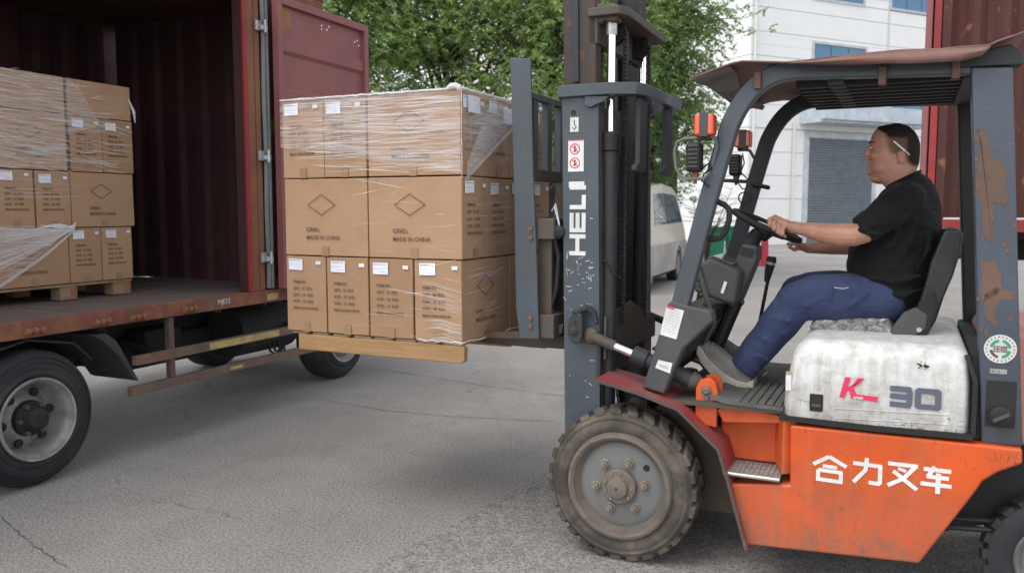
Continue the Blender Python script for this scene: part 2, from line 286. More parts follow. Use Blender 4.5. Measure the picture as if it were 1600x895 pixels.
# ------------------------------------------------------------ mesh builder
class MB:
    def __init__(s): s.v=[]; s.f=[]
    def add(s,vs,fs):
        k=len(s.v); s.v+=[tuple(p) for p in vs]; s.f+=[tuple(i+k for i in f) for f in fs]; return s
    def box(s,x0,x1,y0,y1,z0,z1):
        return s.add([(x0,y0,z0),(x1,y0,z0),(x1,y1,z0),(x0,y1,z0),(x0,y0,z1),(x1,y0,z1),(x1,y1,z1),(x0,y1,z1)],
          [(0,3,2,1),(4,5,6,7),(0,1,5,4),(1,2,6,5),(2,3,7,6),(3,0,4,7)])
    def prism(s,poly,a,b,axis='y'):
        n=len(poly)
        def P(p,t): return (p[0],t,p[1]) if axis=='y' else ((p[0],p[1],t) if axis=='z' else (t,p[0],p[1]))
        ar=sum(poly[i][0]*poly[(i+1)%n][1]-poly[(i+1)%n][0]*poly[i][1] for i in range(n))
        if ar<0: poly=poly[::-1]
        vs=[P(p,a) for p in poly]+[P(p,b) for p in poly]
        flip=(axis!='y') ^ (b<a)
        fs=[tuple(range(n)),tuple(range(2*n-1,n-1,-1))]+[(i,i+n,(i+1)%n+n,(i+1)%n) for i in range(n)]
        if flip: fs=[f[::-1] for f in fs]
        return s.add(vs,fs)
    def tube(s,path,r,n=10,cap=True):
        path=[Vector(p) for p in path]; rr=r if isinstance(r,(list,tuple)) else [r]*len(path)
        k=len(s.v); up=None
        for i,p in enumerate(path):
            d=(path[min(i+1,len(path)-1)]-path[max(i-1,0)])
            d=d.normalized() if d.length>1e-9 else Vector((0,0,1))
            if up is None: up=Vector((0,1,0)) if abs(d.y)<.9 else Vector((0,0,1))
            a=(up-d*up.dot(d))
            a=a.normalized() if a.length>1e-6 else d.orthogonal().normalized()
            up=a; b=d.cross(a)
            for j in range(n):
                t=2*math.pi*j/n; s.v.append(tuple(p+(a*math.cos(t)+b*math.sin(t))*rr[i]))
        for i in range(len(path)-1):
            for j in range(n):
                s.f.append((k+i*n+j,k+i*n+(j+1)%n,k+(i+1)*n+(j+1)%n,k+(i+1)*n+j))
        if cap:
            s.f.append(tuple(k+j for j in range(n))[::-1]); m=k+(len(path)-1)*n; s.f.append(tuple(m+j for j in range(n)))
        return s
    def bar(s,path,w,h,up=(0,1,0)):
        """rectangular bar along a path; w along up, h across"""
        path=[Vector(p) for p in path]; k=len(s.v); up=Vector(up)
        for i,p in enumerate(path):
            d1=(path[i]-path[i-1]).normalized() if i>0 else None; d2=(path[i+1]-path[i]).normalized() if i<len(path)-1 else None
            d=((d1 or d2)+(d2 or d1)).normalized(); sc=1/max(.4,d.dot(d2 or d1))
            a=(up-d*up.dot(d)).normalized(); b=d.cross(a)*sc
            for u,v in ((-1,-1),(1,-1),(1,1),(-1,1)): s.v.append(tuple(p+a*u*w/2+b*v*h/2))
        for i in range(len(path)-1):
            for j in range(4): s.f.append((k+i*4+j,k+i*4+(j+1)%4,k+(i+1)*4+(j+1)%4,k+(i+1)*4+j))
        s.f.append((k+3,k+2,k+1,k)); m=k+(len(path)-1)*4; s.f.append((m,m+1,m+2,m+3)); return s
    def lathe(s,prof,c,n=48,axis='y',close=False):
        """prof: (axial, radius); revolve about an axis through c"""
        k=len(s.v); c=Vector(c)
        for a,r in prof:
            for j in range(n):
                t=2*math.pi*j/n; u,v=r*math.cos(t),r*math.sin(t)
                q={'y':(u,a,v),'z':(u,v,a),'x':(a,u,v)}[axis]; s.v.append(tuple(c+Vector(q)))
        m=len(prof)
        for i in range(m if close else m-1):
            i2=(i+1)%m
            for j in range(n):
                q=(k+i*n+j,k+i2*n+j,k+i2*n+(j+1)%n,k+i*n+(j+1)%n); s.f.append(q if axis=='y' else q[::-1])
        return s
    def ell(s,c,r,n=14,rot=None):
        k=len(s.v); c=Vector(c); m=n//2+2
        for i in range(1,m):
            ph=math.pi*i/m
            for j in range(n):
                t=2*math.pi*j/n; p=Vector((r[0]*math.sin(ph)*math.cos(t),r[1]*math.sin(ph)*math.sin(t),r[2]*math.cos(ph)))
                if rot: p=rot@p
                s.v.append(tuple(c+p))
        tp=Vector((0,0,r[2])); bt=-tp
        if rot: tp=rot@tp; bt=rot@bt
        s.v.append(tuple(c+tp)); s.v.append(tuple(c+bt)); T=len(s.v)-2; B=T+1
        for i in range(m-2):
            for j in range(n): s.f.append((k+i*n+j,k+(i+1)*n+j,k+(i+1)*n+(j+1)%n,k+i*n+(j+1)%n))
        for j in range(n): s.f.append((T,k+j,k+(j+1)%n)); s.f.append((B,k+(m-2)*n+(j+1)%n,k+(m-2)*n+j))
        return s
    def loft(s,rings,cap=True):
        k=len(s.v); n=len(rings[0])
        for r in rings: s.v+=[tuple(p) for p in r]
        for i in range(len(rings)-1):
            for j in range(n): s.f.append((k+i*n+j,k+i*n+(j+1)%n,k+(i+1)*n+(j+1)%n,k+(i+1)*n+j))
        if cap: s.f.append(tuple(range(k+n-1,k-1,-1))); m=k+(len(rings)-1)*n; s.f.append(tuple(range(m,m+n)))
        return s
    def hexnut(s,c,r,h,axis='y',rot=0):
        c=Vector(c); ring=[(r*math.cos(rot+i*math.pi/3),r*math.sin(rot+i*math.pi/3)) for i in range(6)]
        if axis=='y': return s.prism([(c.x+a,c.z+b) for a,b in ring],c.y,c.y+h,'y')
        return s.prism([(c.y+a,c.z+b) for a,b in ring],c.x,c.x+h,'x')

def setp(o,label=None,cat=None,group=None,kind=None):
    if label: o['label']=label
    if cat: o['category']=cat
    if group: o['group']=group
    if kind: o['kind']=kind
    return o
ORG={}
def thing(name,frame,origin,label,cat,group=None,kind=None):
    o=bpy.data.objects.new(name,None); COL.objects.link(o); o.location=frame.world(origin); o.rotation_euler=(0,0,frame.a); o.empty_display_size=.1
    ORG[o.name]=Vector(origin); return setp(o,label,cat,group,kind)
def build(name,mb,mat,parent=None,frame=None,origin=None,bev=0,smooth=False,seg=2,mods=None):
    """parent given: mb is in the thing's frame. frame given: a top-level mesh with its own origin"""
    if parent is not None:
        og=ORG[parent.name]
    else: og=Vector(origin) if origin is not None else Vector((0,0,0))
    me=bpy.data.meshes.new(name); me.from_pydata([(p[0]-og.x,p[1]-og.y,p[2]-og.z) for p in mb.v],[],mb.f); me.update()
    if len(mb.f)<60000:
        bm=bmesh.new(); bm.from_mesh(me); bmesh.ops.recalc_face_normals(bm,faces=bm.faces); bm.to_mesh(me); bm.free()
    if isinstance(mat,str): mat=M[mat]
    me.materials.append(mat)
    o=bpy.data.objects.new(name,me); COL.objects.link(o)
    if parent is not None: o.parent=parent; ORG[o.name]=og
    elif frame is not None: o.location=frame.world(og); o.rotation_euler=(0,0,frame.a); ORG[o.name]=og
    else: o.location=og; ORG[o.name]=og
    if smooth:
        me.shade_smooth(); me.set_sharp_from_angle(angle=rad(40 if smooth is True else smooth))
    if bev:
        m=o.modifiers.new('b','BEVEL'); m.width=bev; m.segments=seg; m.limit_method='ANGLE'; m.angle_limit=rad(35); m.harden_normals=True
        if not smooth: me.shade_smooth(); 
    return o
def remesh(o,vox,smooth=2,fac=.5):
    m=o.modifiers.new('r','REMESH'); m.mode='VOXEL'; m.voxel_size=vox; m.use_smooth_shade=True
    if smooth: q=o.modifiers.new('s','SMOOTH'); q.iterations=smooth; q.factor=fac
    return o
def displace(o,size,strength,mid=.5,depth=2):
    tx=bpy.data.textures.new('folds','CLOUDS'); tx.noise_scale=size; tx.noise_depth=depth
    d=o.modifiers.new('d','DISPLACE'); d.texture=tx; d.strength=strength; d.mid_level=mid; d.texture_coords='LOCAL'; return o
_tcache={}
def text_mesh(txt,size,shear=0,bold=0,spacing=1.0,line=1.0):
    key=(txt,size,shear,bold,spacing,line)
    if key in _tcache: return _tcache[key]
    c=bpy.data.curves.new('t','FONT'); c.body=txt; c.size=size; c.shear=shear; c.offset=bold; c.space_character=spacing; c.space_line=line; c.resolution_u=2
    o=bpy.data.objects.new('t',c); COL.objects.link(o)
    dg=bpy.context.evaluated_depsgraph_get(); dg.update(); me=bpy.data.meshes.new_from_object(o.evaluated_get(dg))
    vs=[tuple(v.co) for v in me.vertices]; fs=[tuple(p.vertices) for p in me.polygons]
    COL.objects.unlink(o); bpy.data.objects.remove(o); _tcache[key]=(vs,fs); return vs,fs
def put_text(mb,txt,size,org,ux,uz,**k):
    vs,fs=text_mesh(txt,size,**k); ux=Vector(ux); uz=Vector(uz); org=Vector(org)
    return mb.add([org+ux*v[0]+uz*v[1] for v in vs],fs)
def stroke(mb,a,b,w,org,ux,uz,nrm,th=.0015,ext=0):
    """one thick flat stroke between 2-D points a,b on a surface"""
    a=Vector(a); b=Vector(b); d=(b-a).normalized(); a=a-d*ext; b=b+d*ext; n=Vector((-d.y,d.x))*w/2
    org=Vector(org); ux=Vector(ux); uz=Vector(uz); nr=Vector(nrm)*th
    q=[org+ux*p.x+uz*p.y for p in (a-n,b-n,b+n,a+n)]
    mb.add([p for p in q]+[p+nr for p in q],[(3,2,1,0),(4,5,6,7),(0,1,5,4),(1,2,6,5),(2,3,7,6),(3,0,4,7)]); return mb
def S(px,py,L,fr=FK): return fr.p3(px,py,L)
def poly(pts,L,fr=FK): return [fr.side(a,b,L) for a,b in pts]

def copy_tree(o,parent=None):
    c=o.copy(); COL.objects.link(c); ORG[c.name]=ORG.get(o.name,Vector((0,0,0)))
    if parent is not None: c.parent=parent
    for ch in list(o.children): copy_tree(ch,c)
    return c

# ============================================================ SETTING
g=MB(); N=60
# one sheet, slightly uneven near the camera
xs=[-400,-150,-60]+[-30+i*1.0 for i in range(61)]+[60,150,400]; ys=[-400,-150,-40]+[-10+i*1.0 for i in range(71)]+[90,200,800]
for y in ys:
    for x in xs: g.v.append((x,y,0.0))
nx=len(xs)
for j in range(len(ys)-1):
    for i in range(nx-1): g.f.append((j*nx+i,j*nx+i+1,(j+1)*nx+i+1,(j+1)*nx+i))
setp(build('ground',g,'ground'),kind='structure')
def gp(px,py,z=0):
    d=ray(px,py); t=(z-H)/d[2]; return (d[0]*t,d[1]*t,z)
rs0=MB(); A_,B_=Vector(gp(590,882)),Vector(gp(850,742)); dd=(B_-A_).normalized(); nn=18; edge=[A_-dd*1.5+dd*(5.2*i/nn) for i in range(nn+1)]
rr0=random.Random(2); edge=[Vector((p.x+rr0.gauss(0,.004),p.y+rr0.gauss(0,.004),0)) for p in edge]
far_=edge[-1]+Vector((6,-1.2,0)); near_=edge[0]+Vector((3,-3,0)); 
pl0=[tuple(p) for p in edge]+[tuple(far_),(far_.x,near_.y,0),tuple(near_)]
rs0.v=[(x,y,.004) for x,y,z in pl0]+[(x,y,-.05) for x,y,z in pl0]; k0=len(pl0); rs0.f=[tuple(range(k0))]+[(i,(i+1)%k0,(i+1)%k0+k0,i+k0) for i in range(k0)]
setp(build('rough_concrete_slab',rs0,'rough'),kind='structure')
for ln in (((484,620),(600,641),(700,650),(880,660),(1000,668)),((550,571),(640,584),(760,603),(880,619),(1000,636)),((0,806),(30,832),(52,850),(110,892))):
    P=[Vector(gp(*q)) for q in ln]; Q=[]
    for a,b_ in zip(P,P[1:]):
        for i in range(10): p=a.lerp(b_,i/10); Q.append(p+Vector((rr0.gauss(0,.003),rr0.gauss(0,.005),0)))
    m=MB(); 
    for i,p in enumerate(Q):
        w_=rr0.uniform(.001,.005); m.v+= [(p.x-w_*.3,p.y-w_,.0022),(p.x+w_*.3,p.y+w_,.0022)]
    m.f=[(2*i,2*i+2,2*i+3,2*i+1) for i in range(len(Q)-1)]
    setp(build('ground_joint',m,plain('dark joint dirt',(.10,.09,.082),.9)),kind='structure')
# loose gravel on the near ground
gr=MB()
for i in range(900):
    a=R.uniform(-2.8,1.6); b_=R.uniform(2.2,6.5)
    s=R.uniform(.0015,.0045)*(1 if R.random()<.93 else 2.0); t=R.uniform(0,3)
    ring=[(a+s*math.cos(t+k*1.57)*R.uniform(.7,1.3),b_+s*math.sin(t+k*1.57)*R.uniform(.7,1.3),0.0) for k in range(4)]
    gr.add(ring+[(a,b_,s*.9)],[(0,1,4),(1,2,4),(2,3,4),(3,0,4)])
M['stone']=grimy('pale grit',(.34,.32,.30),.8,0,(.14,.13,.12),.6,3)
setp(build('gravel',gr,'stone'),'fine loose grit scattered over the worn concrete yard','gravel',kind='stuff')
rm=MB(); rm.add([(6.0,30.2,.004),(16.5,27.8,.004),(16.5,28.0,.004),(6.0,30.45,.004)],[(0,1,2,3)])
M['marking']=grimy('worn white road paint',(.6,.6,.58),.8,0,(.35,.34,.32),.6,3)
setp(build('road_marking',rm,'marking'),kind='structure')

# ---- white industrial building
bl=thing('white_building',BF,(0,0,0),'white panelled factory building with blue windows and grey roller door','building')
mb=MB(); mb.box(.06,30,.06,40,0,17); build('wall',mb,'joint',bl)
P=1.05
ops=[(3.3,8.0,0,5.2),(3.6,7.1,6.45,9.29),(8.75,12.2,6.2,8.9),(3.56,6.85,11.1,13.6),(8.5,11.9,11.15,13.6)]
def band(x0,x1,z0,z1,face):
    m=MB(); gx=.0
    if face=='r': m.box(x0+gx,x1-gx,0,.058,z0+.013,z1-.013)
    else: m.box(0,.058,x0+.06,x1,z0+.02,z1-.02)
    build('wall_panel',m,'wallwhite',bl)
def solve(face,ops_,X):
    for k in range(16):
        z0,z1=k*P,(k+1)*P
        cuts={z0,z1}
        for o in ops_:
            for z in (o[2],o[3]):
                if z0<z<z1: cuts.add(z)
        cz=sorted(cuts)
        for za,zb in zip(cz,cz[1:]):
            if zb-za<.06: continue
            spans=[(0 if face=='r' else 0,X)]
            for o in ops_:
                if o[2]<zb-.01 and o[3]>za+.01:
                    ns=[]
                    for a,b_ in spans:
                        if o[1]<=a or o[0]>=b_: ns.append((a,b_))
                        else:
                            if o[0]>a: ns.append((a,o[0]))
                            if o[1]<b_: ns.append((o[1],b_))
                    spans=ns
            za2=za if za!=z0 else za; 
            for a,b_ in spans:
                if b_-a>.05: band(a,b_,za-(0 if za==z0 else .02),zb+(0 if zb==z1 else .02),face)
solve('r',ops,24)
def window(x0,x1,z0,z1,nv=3,nh=1):
    m=MB(); f=.12
    m.box(x0,x1,-.05,.05,z0,z0+f); m.box(x0,x1,-.05,.05,z1-f,z1); m.box(x0,x0+f,-.05,.05,z0+f,z1-f); m.box(x1-f,x1,-.05,.05,z0+f,z1-f)
    fr=build('window',m,'alu',bl)
    for i in range(nv):
        a=x0+f+(x1-x0-2*f)*i/nv; b_=x0+f+(x1-x0-2*f)*(i+1)/nv
        for (za,zb) in ((z0+f,z0+(z1-z0)*.68),(z0+(z1-z0)*.68,z1-f)):
            m=MB(); m.box(a+.03,b_-.03,.0,.02,za+.025,zb-.025); build('pane',m,'bluewin',fr)
for o in ops[1:]: window(*o)
# left face windows
lops=[(6,9,6.45,9.29),(12,15,6.45,9.29),(18,21,6.45,9.29),(24,27,6.45,9.29),(6,9,11.1,13.6),(12,15,11.1,13.6),(18,21,11.1,13.6)]
solve('l',lops,36)
for (a,b_,z0,z1) in lops:
    m=MB(); m.box(.03,.045,a+.02,b_-.02,z0+.02,z1-.02); m2=MB(); m2.box(-.03,.025,a-.02,b_+.02,z0-.05,z0+.07)
    fr=build('window_sill',m2,'alu',bl); build('window',m,'bluewin',bl)
# roller door
m=MB(); x0,x1,z1=3.3,8.0,5.2
m.box(x0,x0+.28,-.06,.05,0,z1); m.box(x1-.28,x1,-.06,.05,0,z1); m.box(x0+.28,x1-.28,-.06,.05,z1-.28,z1)
rd=build('roller_door',m,'alu',bl)
m=MB(); n=42; zt=z1-.28
for i in range(n):
    za=zt*i/n; zb=zt*(i+1)/n
    m.prism([(.02,za),(-.03,za+(zb-za)*.35),(-.03,za+(zb-za)*.8),(.02,zb-.004)],x0+.28,x1-.28,'x')
build('shutter_slats',m,'shutter',rd)
m=MB(); m.box(2.98,10.15,-1.5,0,5.62,6.3); m.box(2.98,10.15,-1.3,0,5.5,5.62); build('door_canopy',m,'canopyblue',bl)
m=MB(); m.tube([(2.6,-.09,0),(2.6,-.09,5.6)],.06); build('drain_pipe',m,'pipe',bl)
m=MB(); m.tube([(.2,-.09,0),(.2,-.09,16)],.07); build('drain_pipe',m,'pipe',bl)
m=MB(); m.box(8.43,8.53,-.03,0,6.4,16); build('expansion_joint',m,'joint',bl)

# ---- dark shed behind the trees
sh=thing('shed',W0,(0,27,0),'long dark open shed with sloping sheet roof behind the trees','shed')
m=MB(); m.box(-9,5.35,27.2,33,0,4.6); build('wall',m,'shed',sh)
m=MB(); m.prism([(26.2,6.3),(33.5,7.2),(33.5,7.35),(26.2,6.45)],-9.6,-1.3,'x'); build('roof',m,'black',sh)
m=MB(); m.prism([(26.2,3.0),(33.5,3.9),(33.5,4.0),(26.2,3.12)],-1.2,5.7,'x'); build('lean_to_roof',m,'alu',sh)

# ---- trees
def tree(x,y,h,cz,cr,n,mat,label,lean=0,seed=1,open_=.35):
    rr=random.Random(seed); root=thing('broadleaf_tree',W0,(x,y,0),label,'tree','trees behind the yard')
    tr=MB(); top=Vector((x+lean,y,h*.62)); base=Vector((x,y,0))
    tr.tube([base,base.lerp(top,.35)+Vector((.12,0,0)),base.lerp(top,.7)+Vector((-.1,.05,0)),top],[.2,.16,.12,.08],9)
    tips=[]
    nb=15
    for i in range(nb):
        st=base.lerp(top,rr.uniform(.35,1)); th=rr.uniform(0,6.28); ph=rr.uniform(-.25,1.1)
        ln=cr*rr.uniform(.7,.95); d=Vector((math.cos(th)*math.cos(ph),math.sin(th)*math.cos(ph),math.sin(ph)))
        e=Vector((x,y,cz))+Vector((d.x*ln,d.y*ln,d.z*ln*(h-cz)/cr*.85))
        mid=st.lerp(e,.5)+Vector((rr.uniform(-.3,.3),rr.uniform(-.3,.3),rr.uniform(.1,.5)))
        tr.tube([st,mid,e],[.07,.045,.015],6)
        for k in range(9):
            t=rr.uniform(.25,1); p=st.lerp(mid,t*2) if t<.5 else mid.lerp(e,(t-.5)*2)
            q=p+Vector((rr.gauss(0,.55),rr.gauss(0,.55),rr.gauss(.1,.4)))
            tr.tube([p,p.lerp(q,.5)+Vector((0,0,.1)),q],[.022,.014,.006],4); tips.append(q); tips.append(p.lerp(q,.6))
        tips.append(e)
    for i in range(int(n/260)):
        th=rr.uniform(0,6.28); u=rr.uniform(-1,1); r_=rr.uniform(.55,1)**.5*cr; s=math.sqrt(1-u*u)
        tips.append(Vector((x+lean*.5+r_*s*math.cos(th),y+r_*s*math.sin(th),cz+u*r_*(h-cz)/cr)))
    build('trunk',tr,'bark',root,smooth=True)
    # leaves: drooping sprays of small leaf faces round every twig tip
    rs=np.random.RandomState(seed); T=np.array([tuple(t) for t in tips]); keep=rs.rand(len(T))>open_*.35; T=T[keep]
    ns=max(1,n//(len(T)*9)); sp=np.repeat(T,ns,axis=0)+rs.normal(0,[.34,.34,.26],(len(T)*ns,3))
    az=rs.rand(len(sp))*6.283; drop=rs.uniform(.2,.9,len(sp)); dirv=np.stack([np.cos(az)*np.cos(drop),np.sin(az)*np.cos(drop),-np.sin(drop)],1)
    L=9; k=np.tile(np.arange(L),len(sp)); c=np.repeat(sp,L,axis=0)+np.repeat(dirv,L,axis=0)*(k[:,None]*.026)
    dv=np.repeat(dirv,L,axis=0); sidev=np.cross(dv,[0,0,1.0]); sidev/=np.linalg.norm(sidev,axis=1)[:,None]+1e-9
    sg=np.where(k%2==0,1,-1)[:,None]; ax=sidev*sg*.8+dv*.55+rs.normal(0,.28,dv.shape)+np.array([0,0,-.25]); ax/=np.linalg.norm(ax,axis=1)[:,None]
    nr=rs.normal(0,.5,dv.shape)+np.array([0,0,1.0]); bx=np.cross(ax,nr); bx/=np.linalg.norm(bx,axis=1)[:,None]+1e-9
    ll=rs.uniform(.07,.13,len(c))[:,None]; wd=ll*.23
    v=np.stack([c,c+ax*ll*.45+bx*wd,c+ax*ll,c+ax*ll*.45-bx*wd],1).reshape(-1,3)-np.array([x,y,0])
    me=bpy.data.meshes.new('crown'); nn=len(c)
    me.vertices.add(nn*4); me.vertices.foreach_set('co',v.ravel().astype(np.float32))
    me.loops.add(nn*4); me.loops.foreach_set('vertex_index',np.arange(nn*4,dtype=np.int32))
    me.polygons.add(nn); me.polygons.foreach_set('loop_start',np.arange(0,nn*4,4,dtype=np.int32)); me.polygons.foreach_set('loop_total',np.full(nn,4,dtype=np.int32))
    me.update(calc_edges=True); me.validate(); me.materials.append(M[mat])
    o=bpy.data.objects.new('crown',me); COL.objects.link(o); o.parent=root
    return root
tree(-4.6,19.0,8.9,5.6,2.7,90000,'leaf','leafy tree directly right of the open maroon container door',seed=3)
tree(-1.3,20.5,9.4,6.6,2.5,44000,'leaf','tree with thin crown and bare branches above the wrapped pallet',seed=8,open_=1)
tree(1.0,18.6,9.2,5.7,2.2,68000,'leaf','green tree directly behind the forklift mast and backrest',seed=12)
tree(3.45,21.6,9.0,5.2,1.6,84000,'leaf2','rounded tree between the mast and the white building corner',seed=21)
tree(-7.6,21,9,5.2,3.0,20000,'leaf2','tree mostly hidden behind the red container',seed=30)
# bare shrub by the white wall
sb=MB(); rr=random.Random(5); bx,by=4.9,21.0
for i in range(14):
    a=rr.uniform(0,6.28); q=Vector((bx+.5*math.cos(a)+.1,by+.4*math.sin(a),rr.uniform(1.3,2.2)))
    sb.tube([(bx,by,0),(bx+.1*math.cos(a),by,.9),tuple(q)],[.02,.014,.005],4)
    for k in range(5):
        p=Vector((bx,by,.9)).lerp(q,rr.uniform(.4,1)); e=p+Vector((rr.gauss(0,.25),rr.gauss(0,.2),rr.uniform(-.05,.2))); sb.tube([p,e],[.008,.004],3)
sh_=build('shrub',sb,'bark',frame=W0,origin=(bx,by,0)); setp(sh_,'thin bare twiggy shrub beside the van in front of white wall','shrub')

# ---- van
VF=Frame(3.73,19.05,68.5)
vn=thing('parked_van',VF,(0,0,0),'champagne and silver van parked beyond the forklift mast','van')
# local x: towards the rear (far end); side facing camera at y<0 ; wheel contact at x=0,y=0
def vprof(z):  # side inset with height
    return .0 if z<1.05 else (z-1.05)*.2
rear=[(.98,.35),(1.02,.95),(.98,1.15),(.80,1.75),(.62,2.02),(.35,2.12)]
prof=[(-3.9,.35)]+[(-3.95,.9),(-3.6,1.15),(-3.0,1.35),(-2.3,1.95),(-1.9,2.1),(-.8,2.18)]+rear[::-1]
def vanbody(z0,z1,mat,name,ext=0):
    pass
m=MB(); n=len(prof); cx_=sum(p[0] for p in prof)/n
rings=[]
for t,k in ((0,1),(.02,0),(.98,0),(1,1)):
    yy=-.05+1.75*t
    ring=[]
    for (x,z) in prof:
        ins=vprof(z); y_=(-.05+ins) if t<.5 else (1.7-ins)
        if k: x=cx_+(x-cx_)*.985; z=1.2+(z-1.2)*.985
        else: y_+= .03 if t<.5 else -.03
        ring.append((x,y_ - (0 if not k else 0),z))
    rings.append(ring)
# flat sides first and last
rings[0],rings[1]=rings[0],[(a,b+.03,c) for a,b,c in rings[1]]
m.loft(rings); build('body',m,'cream',vn,smooth=35)
m=MB(); m.prism([(-3.85,.3),(-3.9,.9),(.97,.9),(1.0,.6),(.95,.3),(.42,.28),(.36,.55),(.2,.74),(0,.8),(-.2,.74),(-.36,.55),(-.42,.28)],-.085,-.052); build('lower_side_panel',m,'vansilver',vn,bev=.012)
m=MB(); m.box(.6,1.08,-.06,1.7,.32,.62); build('bumper',m,'vansilver',vn,bev=.05)
def slantquad(pts,name,mat,parent,off=.008):
    m=MB(); v=[(x,-.05+vprof(z)-off,z) for x,z in pts]+[(x,-.05+vprof(z)+.01,z) for x,z in pts]; k=len(pts)
    m.add(v,[tuple(range(k)),tuple(range(2*k-1,k-1,-1))]+[(i,(i+1)%k,(i+1)%k+k,i+k) for i in range(k)]); return build(name,m,mat,parent)
slantquad([(-.95,1.3),(.72,1.32),(.76,1.4),(.55,1.86),(.42,1.94),(-.95,1.96)],'side_window','vanglass',vn)
slantquad([(-2.3,1.28),(-1.05,1.3),(-1.05,1.96),(-1.9,1.92)],'side_window','vanglass',vn)
for xx in (0,-3.0):
    wl=MB(); wl.lathe([(-.06,.2),(-.07,.33),(-.02,.36),(.15,.36),(.18,.2)],(xx,0,.37),32); wb=build('wheel',wl,'tyreblack',vn,smooth=True)
    rm=MB(); rm.lathe([(-.04,.01),(-.06,.06),(-.035,.2),(-.07,.225),(-.06,.235)],(xx,0,.37),24)
    for k in range(7):
        a=k*2*math.pi/7; rm.bar([(xx+.04*math.cos(a),-.065,.37+.04*math.sin(a)),(xx+.21*math.cos(a),-.06,.37+.21*math.sin(a))],.02,.05)
    build('rim',rm,'silver',wb)
m=MB(); m.box(-3.7,.9,.05,1.6,.2,.5); build('underbody',m,'chassis',vn)

# ---- bins and barrier post
def bin_(x,y,label,h=1.12):
    t=thing('wheelie_bin',W0,(x,y,0),label,'bin','green wheelie bins by the white wall')
    m=MB(); w0,w1=.22,.29; m.loft([[(x-w0,y-w0,.08),(x+w0,y-w0,.08),(x+w0,y+w0,.08),(x-w0,y+w0,.08)],[(x-w1,y-w1,h*.9),(x+w1,y-w1,h*.9),(x+w1,y+w1,h*.9),(x-w1,y+w1,h*.9)]]); m.box(x-w1-.03,x+w1+.03,y-w1-.03,y+w1+.03,h*.86,h*.9)
    build('body',m,'bin',t,bev=.02)
    m=MB(); m.box(x-w1-.02,x+w1+.02,y-w1-.05,y+w1+.02,h*.905,h*.96); build('lid',m,'bin',t,bev=.02)
    for sx in (-1,1):
        m=MB(); m.lathe([(-.03,.01),(-.03,.1),(.03,.1),(.03,.01)],(x+sx*w0,y+w0*.6,.1),16,'x'); build('wheel',m,'black',t)
bin_(6.45,26.6,'green wheelie bin nearest the parked van'); bin_(7.3,27.4,'green wheelie bin between the two front guard posts')
m=MB(); m.prism([(7.17,0),(7.37,0),(7.35,.72),(7.32,.8),(7.22,.8),(7.19,.72)],23.95,24.12); m.box(7.12,7.42,23.85,24.2,0,.06)
o=build('barrier_post',m,'binred',frame=W0,origin=(7.27,24,0),bev=.01); setp(o,'short red plastic barrier post behind the steering column','barrier post')

# ---- distant container truck on the right
CF=Frame(4.36,9.0,-27)
ct=thing('container_truck',CF,(0,0,0),'tall dark red container on a truck behind the driver and rear pillar','truck')
m=MB(); x=0.23; poly_=[]
for i in range(26):
    a=x+i*.27; poly_+=[(a,0),(a+.07,.06),(a+.135,.06),(a+.205,0)]
bp=[(p[0],p[1]+.05) for p in poly_]+[(poly_[-1][0],.16),(poly_[0][0],.16)]
m.prism(bp,1.52,4.05,'z'); build('corrugated_side',m,'farcont',ct)
m=MB(); m.box(-.005,.06,-.02,2.3,1.42,4.15); build('end_post',m,'door',ct,bev=.01)
m=MB(); m.box(.075,.145,-.03,.1,1.42,4.15); build('corner_post',m,'redpost',ct,bev=.008)
m=MB(); m.box(.15,.24,-.01,.12,1.42,4.15); build('corner_post',m,'farcont',ct,bev=.008)
m=MB(); m.box(-.02,7,-.02,.12,1.37,1.5); build('bottom_rail',m,'redpost',ct,bev=.006)
m=MB(); m.box(-.02,7,-.03,.12,4.05,4.2); build('top_rail',m,'farcont',ct)
m=MB(); m.box(.2,7,.15,2.4,1.3,1.37); m.box(.3,7,.7,.85,1.05,1.3); m.box(.3,7,1.6,1.75,1.05,1.3); build('chassis',m,'chassis',ct)
m=MB(); m.box(0,7,2.3,2.4,1.5,4.2); m.box(0,7,0.2,2.3,4.1,4.15); build('shell',m,'farcont',ct)
m=MB(); m.box(1.25,3.2,-.05,.15,.85,1.27); build('side_panel',m,'whitetruck',ct,bev=.02)
m=MB(); m.box(1.2,2.2,-.02,.3,.45,.83); build('tool_box',m,'redpost',ct,bev=.02)
for xx in (3.4,4.6,6):
    m=MB(); m.lathe([(-.1,.05),(-.1,.3),(-.14,.36),(-.12,.5),(.14,.5),(.14,.1)],(xx,.25,.5),32); build('wheel',m,'tyreblack',ct,smooth=True)

# ============================================================ CONTAINER TRUCK (left)
tk=thing('container_truck',TK,(0,0,0),'open red container truck on the left with cartons inside and maroon door swung back','truck')
XE=2.78; XW=2.60; ZD=.97; ZT=3.34
# floor: transverse boards
DP=.155
i=0; x=-2.2
while x<XW:
    m=MB(); m.box(x+.003,min(x+DP,XW)-.003,.045,2.36,ZD-.035,ZD-R.uniform(0,.004)); build('floor_board',m,'deck',tk); x+=DP
m=MB(); m.box(-2.3,XE,0,.04,.875,ZD+.004); m.box(-2.3,XE,.04,.1,.875,.90); build('bottom_rail',m,'rail',tk,bev=.006)
m=MB(); m.box(-2.3,XE,-.002,.08,3.24,3.346); build('top_rail',m,'rail',tk,bev=.006)
